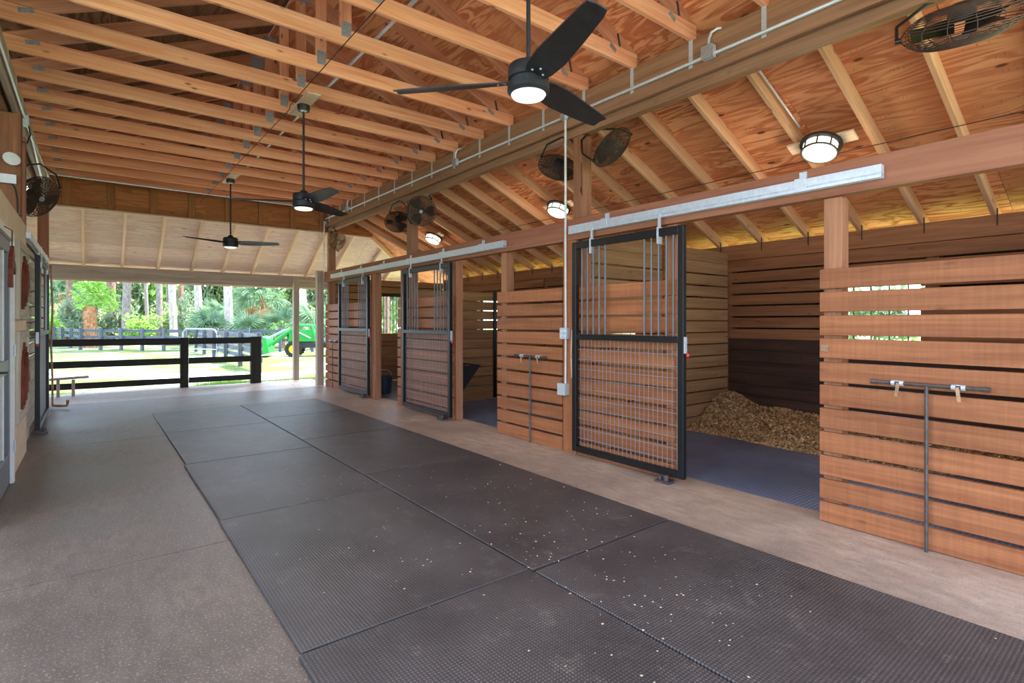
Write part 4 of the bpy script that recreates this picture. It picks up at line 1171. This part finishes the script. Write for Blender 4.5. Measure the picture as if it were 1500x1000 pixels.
def foliage(seed, n, rx, ry, rz, size):
    key = (seed, n, rx, ry, rz, size)
    if key in _fol: return _fol[key]
    rr = random.Random(seed); m = MB()
    blobs = [(Vector((rr.uniform(-.6, .6) * rx, rr.uniform(-.6, .6) * ry, rr.uniform(-.7, .7) * rz)), rr.uniform(.35, .6)) for _ in range(14)]
    for _ in range(n):
        c, f = rr.choice(blobs)
        d = Vector((rr.gauss(0, 1), rr.gauss(0, 1), rr.gauss(0, 1))).normalized() * rr.uniform(.5, 1) ** .5
        p = c + Vector((d.x * rx * f, d.y * ry * f, d.z * rz * f))
        s = size * rr.uniform(.6, 1.3)
        E3 = Euler((rr.uniform(-1.1, 1.1), rr.uniform(-1.1, 1.1), rr.uniform(0, 6.28))).to_matrix()
        m.add([p + E3 @ Vector(q) for q in ((-s, 0, 0), (-s * .1, -s * .45, .1 * s), (s, 0, 0), (-s * .1, s * .45, .1 * s))], [(0, 1, 2, 3)])
    _fol[key] = m.mesh('foliage')
    return _fol[key]
def shrub(u, depth, w, h, mat, label, seed=1, group='shrubs behind the yard fence', z0=GZ, n=900, leaf=.16, pos=None):
    p = at_depth(u, depth, z0) if pos is None else Vector(pos)
    t = thing('shrub', p, label, 'shrub', group)
    f = put('foliage', foliage(seed, n, 1.0, 1.0, 1.0, leaf), M[mat], t, p + Vector((0, 0, h * .52)))
    f.scale = (w / 2, w / 2, h / 2); f['kind'] = 'stuff'
    rr = random.Random(seed + int(u))
    f.rotation_euler.z = rr.uniform(0, 6)
    m = MB()
    for k in range(4):
        a = rr.uniform(0, 6.28); q = Vector((math.cos(a) * w * .22, math.sin(a) * w * .22, h * .6))
        m.tube([p, p + q * .5 + Vector((0, 0, h * .1)), p + q], [.05, .035, .015], 6)
    m.build('stem', M['bark_grey'], t)
# background thicket, then the nearer shrubs
mats = ['leaf_a', 'leaf_c', 'leaf_b', 'leaf_a', 'leaf_c']
us = [40, 72, 100, 128, 156, 184, 212, 240, 268, 296, 326, 356, 388, 420, 452, 484, 520, 555, 590, 630]
for i, u in enumerate(us):
    shrub(u, 50 + (i * 37 % 9), 4.4, 6.4 + (i * 13 % 5) * .3, mats[i % 5], 'tall leafy thicket tree at the back of the yard, %s from the left' % ORD[i], 20 + i % 4, 'thicket at the back of the yard', n=1500, leaf=.15)
us2 = [64, 92, 118, 150, 176, 205, 238, 276, 300, 350, 404, 440, 476]
for i, u in enumerate(us2):
    shrub(u, 34 + (i * 29 % 8), 2.3, 1.9 + (i * 17 % 5) * .35, mats[(i + 2) % 5], 'rounded shrub just behind the yard fence, %s from the left' % ORD[i], 30 + i % 3, n=1100, leaf=.13)
# trunks
def trunk_tree(u, depth, wpx, mat, label, lean=0.0, crown=True, h=13.0):
    p = at_depth(u, depth, GZ - .05)
    r = wpx / 2 / F_PX * depth
    t = thing('pine_tree', p, label, 'tree', 'pine trees in the yard')
    rr = random.Random(int(u * 7))
    pts = [p + Vector((lean * z + .06 * math.sin(z * .7 + u), .05 * math.sin(z * .5 + u * 2), z)) for z in (0, .3, 1.2, 2.5, 4, 6, 9, h)]
    m = MB().tube(pts, [r * q for q in (1.35, 1.12, 1.0, .97, .93, .86, .7, .4)], 14)
    m.build('trunk', M[mat], t, smooth=True)
    if crown:
        f = put('crown', foliage(41, 700, 1.0, 1.0, 1.0, .2), M['leaf_c'], t, pts[-1] + Vector((0, 0, -1.0)))
        f.scale = (2.2, 2.2, 2.4); f['kind'] = 'stuff'
for (u, dp, w, mt, lab) in (
    (100, 36, 8, 'bark_red', 'slim reddish pine trunk left of the vine-topped palm stump'),
    (163, 38, 10, 'bark_red', 'reddish-grey pine trunk just right of the palm stump'),
    (186, 36, 11, 'bark_grey', 'grey pine trunk, second right of the palm stump'),
    (214, 46, 5, 'bark_grey', 'thin grey trunk left of the dark grey pine'),
    (232, 37, 9, 'bark_grey', 'dark grey pine trunk left of the white trunk'),
    (253, 35, 10, 'bark_pale', 'bright whitish trunk left of the fence post'),
    (266, 38, 8, 'bark_red', 'dark reddish trunk behind the fence post'),
    (290, 33, 10, 'bark_pale', 'pale mottled trunk right of the fence post'),
    (335, 30, 12, 'bark_pale', 'pale stout trunk between the palmetto clumps'),
    (441, 31, 16, 'bark_pale', 'broad pale trunk behind the tractor'),
    (246, 50, 4, 'bark_grey', 'thin grey trunk far behind the white trunk'),
    (566, 34, 9, 'bark_red', 'reddish trunk seen through the barred end window'),
    (145, 50, 4, 'bark_grey', 'thin grey trunk far behind the palm stump')):
    trunk_tree(u, dp, w, mt, lab)
# palm stump with a leafy vine on top
p = at_depth(132, 30, GZ - .05)
t = thing('palm_stump', p, 'orange-brown palm stump topped with bright green vine leaves', 'tree')
m = MB().tube([p + Vector((0, 0, z)) for z in (0, .4, 1.2, 2.0, 2.35)], [.36, .31, .29, .31, .24], 16)
m.build('trunk', M['bark_boot'], t, smooth=True)
bo = MB(); rr = random.Random(2)
for k in range(60):
    a = k * 2.4; z = .15 + 2.1 * k / 60
    c = p + Vector((math.cos(a) * .29, math.sin(a) * .29, z))
    bo.add([c + Vector((-math.sin(a) * .07, math.cos(a) * .07, 0)), c - Vector((-math.sin(a) * .07, math.cos(a) * .07, 0)), c + Vector((math.cos(a) * .12, math.sin(a) * .12, .22))], [(0, 1, 2)])
bo.build('leaf_boots', M['bark_boot'], t)
f = put('vine_leaves', foliage(51, 900, 1, 1, 1, .14), M['leaf_b'], t, p + Vector((.15, 0, 3.0))); f.scale = (1.15, 1.0, .85); f['kind'] = 'stuff'
# fan palms
def fan_leaf(seed, droop):
    rr = random.Random(seed); m = MB(); n = 17
    m.tube([(0, 0, 0), (.35, 0, .02), (.7, 0, 0)], [.016, .012, .008], 5)
    for k in range(n):
        a = R(-112 + 224 * k / (n - 1)) + rr.uniform(-.03, .03)
        L = .62 * (.72 + .28 * math.cos(a * .7)) * rr.uniform(.9, 1.08)
        d = Vector((math.cos(a), math.sin(a), 0)); s = Vector((-math.sin(a), math.cos(a), 0)) * .028
        o = Vector((.68, 0, 0)); z1 = -.04 * droop; z2 = -.30 * droop * rr.uniform(.7, 1.2)
        m.add([o - s * .3, o + s * .3, o + d * L * .55 + s + Vector((0, 0, z1 + .015)), o + d * L * .55 - s + Vector((0, 0, z1)), o + d * L + Vector((0, 0, z2))],
              [(0, 1, 2, 3), (3, 2, 4)])
    return m.mesh('frond')
FL = [fan_leaf(1, .5), fan_leaf(2, 1.0), fan_leaf(3, 1.6)]
def fan_palm(u, depth, trunk_h, n, size, label, spread=(10, 80), dry=0, tmat='bark_boot', tr=.13):
    p = at_depth(u, depth, GZ)
    t = thing('fan_palm', p, label, 'palm', 'fan palms in the yard')
    rr = random.Random(int(u * 3))
    MB().tube([p + Vector((0, 0, z)) for z in (-.05, trunk_h * .5 + .1, trunk_h + .2)], [tr * 1.2, tr, tr * .8], 10).build('trunk', M[tmat], t, smooth=True)
    for k in range(n):
        az = k * 2.399 + rr.uniform(-.3, .3); el = R(rr.uniform(*spread))
        f = put('frond', FL[k % 3], M['palm'], t, p + Vector((0, 0, trunk_h + .12)), (rr.uniform(-.5, .5), -el, az)); f.scale = (size,) * 3
    for k in range(dry):
        az = k * 2.1 + .5
        f = put('dry_frond', FL[2], M['palm_dry'], t, p + Vector((0, 0, trunk_h + .05)), (rr.uniform(-.4, .4), R(rr.uniform(35, 70)), az)); f.scale = (size * .9,) * 3
fan_palm(306, 30, .7, 24, 1.25, 'large palmetto clump left of the pale stout trunk')
fan_palm(324, 33, 1.4, 20, 1.2, 'palmetto close behind the pale stout trunk')
fan_palm(362, 29, .5, 24, 1.25, 'large palmetto clump right of the pale stout trunk')
fan_palm(385, 33, 2.7, 22, 1.35, 'tall fan palm with hanging dry fronds above the fence end', (-25, 70), 8)
fan_palm(372, 36, 2.9, 18, 1.3, 'tall fan palm half hidden behind the dry-fronded palm', (-25, 70), 5)
fan_palm(414, 30, .9, 22, 1.2, 'palmetto clump left of the porch post')
fan_palm(458, 28, 1.0, 22, 1.2, 'palmetto clump right of the broad pale trunk')
fan_palm(275, 40, .8, 16, 1.2, 'small palmetto behind the white trunk')
fan_palm(88, 42, 3.6, 20, 1.3, 'pale palm crown at the far left under the porch beam', (-40, 60), 6)

# ---- yard fences
M['old_fence'] = wood('faded_black_fence', (0.42, 0.44, 0.48), (0.28, 0.30, 0.34), knots=0.2)
def fence(P, Q, n, label, hgt=1.08, mesh=False, rails=(.98, .66, .34), pw=.12):
    P = Vector(P); Q = Vector(Q); d = (Q - P).normalized(); s = Vector((-d.y, d.x, 0))
    t = thing('yard_fence', P, label, 'fence', 'yard fences')
    for k in range(n + 1):
        c = P + (Q - P) * k / n
        board('post', c + Vector((0, 0, -.05)), c + Vector((0, 0, hgt + .05)), pw, pw, d, M['old_fence'], t)
    for z in rails:
        for k in range(n):
            a = P + (Q - P) * k / n - s * .085; b = P + (Q - P) * (k + 1) / n - s * .085
            board('rail', a + Vector((0, 0, z)), b + Vector((0, 0, z)), .14, .03, (0, 0, 1), M['old_fence'], t)
    if mesh:
        m = MB(); L = (Q - P).length; x = 0
        while x < L:
            c = P + d * x - s * .11; m.tube([c + Vector((0, 0, .05)), c + Vector((0, 0, hgt))], .003, 3, caps=False); x += .1
        for k in range(10):
            z = .06 + k * .11; m.tube([P - s * .11 + Vector((0, 0, z)), Q - s * .11 + Vector((0, 0, z))], .003, 3, caps=False)
        m.build('wire_mesh', M['grey_wire'], t)
A = at_depth(505, 25.5, GZ); B = at_depth(272, 26, GZ); Cc = at_depth(118, 27.5, GZ); D = at_depth(52, 38, GZ)
fence(A, B, 5, 'faded rail fence behind the tractor', rails=(.98, .55))
fence(B, Cc, 5, 'faded rail fence across the yard in front of the palm stump')
fence(Cc, D, 6, 'faded rail fence running back at the far left of the yard')
fence((3.72, 16.4, GZ), at_depth(287, 25.5, GZ), 5, 'faded rail fence with wire mesh running away from the black fence', mesh=True, rails=(1.0, .78, .56, .34))
g = at_depth(318, 21.0, GZ)
t = thing('pipe_gate', g, 'bent grey pipe gate frame beside the running mesh fence', 'gate')
d = Vector((-.45, .9, 0)).normalized()
MB().tube([g, g + Vector((0, 0, .95)), g + d * .12 + Vector((0, 0, 1.1)), g + d * .3 + Vector((0, 0, 1.15)), g + d * 1.9 + Vector((0, 0, 1.15)), g + d * 2.1 + Vector((0, 0, 1.0)), g + d * 2.1], .028, 8).build('frame', M['grey_wire'], t, smooth=True)
for z in (.35, .75): MB().tube([g + Vector((0, 0, z)), g + d * 2.1 + Vector((0, 0, z))], .018, 6).build('cross_bar', M['steel'], t)

# ---- tractor
def tractor():
    M['t_green'] = plain('tractor_green', (0.16, 0.62, 0.26), 0.35)
    M['t_yellow'] = plain('tractor_yellow', (0.95, 0.80, 0.10), 0.4)
    M['tyre'] = plain('tyre_rubber', (0.12, 0.12, 0.12), 0.8)
    M['t_dark'] = plain('tractor_dark', (0.22, 0.23, 0.24), 0.5)
    M['t_grey'] = plain('tractor_grey', (0.66, 0.70, 0.68), 0.45, 0.3)
    p = at_depth(468, 22.6, GZ)
    rz = math.atan2(-RT.y, -RT.x) + R(14)
    t = thing('tractor', p, 'small green tractor with a front loader bucket parked on the grass', 'tractor', rot=(0, 0, rz))
    L = lambda n, mb, mat, par=t, sm=False: lput(n, mb.mesh(n, sm), M[mat], par)
    # x forward, y left, z up
    fr = lambda w: (lambda X, Y, Z: Vector((X, Z, Y)))
    L('hood', MB().prism([(.15, .62), (.2, 1.12), (.75, 1.10), (1.15, .98), (1.2, .62)], .56, fr(0)), 't_green')
    L('grille', MB().box((1.215, 0, .80), (.04, .46, .34)), 't_dark')
    L('side_panel', MB().box((.65, -.285, .80), (.6, .02, .26)), 't_dark')
    L('chassis', MB().box((.2, 0, .48), (2.0, .34, .26)), 't_dark')
    L('platform', MB().box((-.15, 0, .56), (.7, 1.0, .05)), 't_dark')
    for s in (-1, 1):
        L('fender', MB().prism([(-1.25, .62), (-1.15, .98), (-.85, 1.12), (-.5, 1.0), (-.35, .66), (-.45, .62), (-.6, .90), (-.85, 1.0), (-1.05, .88), (-1.15, .62)], .28, lambda X, Y, Z: Vector((X, Z + s * .52, Y))), 't_green')
        for (n, x, r, w, yy) in (('rear_wheel', -.82, .52, .30, .56), ('front_wheel', .95, .32, .2, .50)):
            wm = MB()
            prof = [(r * .55, -w / 2), (r * .92, -w / 2), (r, -w * .36), (r, w * .36), (r * .92, w / 2), (r * .55, w / 2)]
            wm.lathe(prof, 26, capb=False, capt=False)
            for k in range(18):
                a = k * math.pi / 9
                wm.box((r * math.cos(a), r * math.sin(a), w * .2 * (1 if k % 2 else -1)), (.05, .05, w * .5), Matrix.Rotation(a, 3, 'Z'))
            wo_ = lput(n, wm.mesh(n), M['tyre'], t, (x, s * yy, r), (R(90), 0, 0))
            lput('rim', MB().lathe([(.05, -w * .2), (r * .56, -w * .3), (r * .56, w * .3), (.05, w * .2)], 20).mesh('rim', True), M['t_yellow'], wo_)
        L('loader_arm', MB().tube([(.1, s * .42, .75), (.25, s * .42, 1.28), (.8, s * .42, 1.30), (1.45, s * .42, .85), (1.95, s * .42, .42)], .055, 6), 't_green')
        L('hydraulic_ram', MB().tube([(.3, s * .42, .75), (1.0, s * .42, 1.12)], .03, 8), 't_grey')
        L('hydraulic_ram', MB().tube([(1.3, s * .36, 1.12), (1.9, s * .36, .80)], .028, 8), 't_grey')
    bk = [(1.85, .18), (1.95, .75), (2.15, .85), (2.05, .55), (2.1, .24), (2.75, .30), (2.75, .25), (2.15, .10)]
    L('bucket', MB().prism(bk, 1.3, fr(0)), 't_green')
    for s in (-1, 1):
        L('bucket_side', MB().prism([(1.88, .18), (1.97, .78), (2.2, .84), (2.72, .30), (2.15, .12)], .03, lambda X, Y, Z: Vector((X, Z + s * .65, Y))), 't_green')
    L('seat', MB().box((-.62, 0, .92), (.42, .42, .10)).box((-.84, 0, 1.12), (.10, .42, .40), Matrix.Rotation(.2, 3, 'Y')), 't_yellow')
    L('steering_wheel', MB().tube([(-.1 + .17 * math.cos(a) * .8, .17 * math.sin(a), 1.22 - .1 * math.cos(a)) for a in [k * math.pi / 8 for k in range(16)]], .016, 6, closed=True).tube([(-.1, 0, 1.2), (.12, 0, 1.0)], .02, 6), 't_dark')
    L('roll_bar', MB().tube([(-1.0, -.42, .8), (-1.05, -.42, 1.7), (-1.05, -.36, 1.78), (-1.05, .36, 1.78), (-1.05, .42, 1.7), (-1.0, .42, .8)], .035, 8), 't_dark')
    L('foot_box', MB().box((-.15, -.3, .66), (.5, .3, .16)), 't_grey')
tractor()

# ---- grass blades in the yard: one object
rr = random.Random(9); m = MB()
def blade(x, y, h):
    a = rr.uniform(0, 6.28); w = .004 + .004 * rr.random(); l = rr.uniform(.2, .7) * h
    m.add([(x - w * math.sin(a), y + w * math.cos(a), GZ), (x + w * math.sin(a), y - w * math.cos(a), GZ), (x + l * math.cos(a), y + l * math.sin(a), GZ + h)], [(0, 1, 2)])
for _ in range(5000):
    x = rr.uniform(-3, 7); y = 13.6 + rr.random() ** 1.6 * 12
    if math.sin(x * 1.3 + y * .7) + math.sin(y * 1.1 - x * .4) < .4: continue
    blade(x, y, rr.uniform(.04, .10))
for _ in range(900):
    blade(rr.gauss(2.5, .35), 13.62 + abs(rr.gauss(0, .22)), rr.uniform(.05, .14))
tag(m.build('grass', M['leaf_b']), 'short bright green grass growing in the sandy yard', 'grass', kind='stuff')
# shrubs outside the back windows of the stalls
for i, (x, y) in enumerate(((30, 5), (34, 11), (31, 17), (33, -2), (38, 8))):
    shrub(700, 10, 3.4, 3.6, mats[i], 'leafy shrub outside the back wall of the stalls, %s from the barn corner' % ORD[i], 30 + i % 3, 'shrubs outside the back wall', pos=(x, y, GZ))
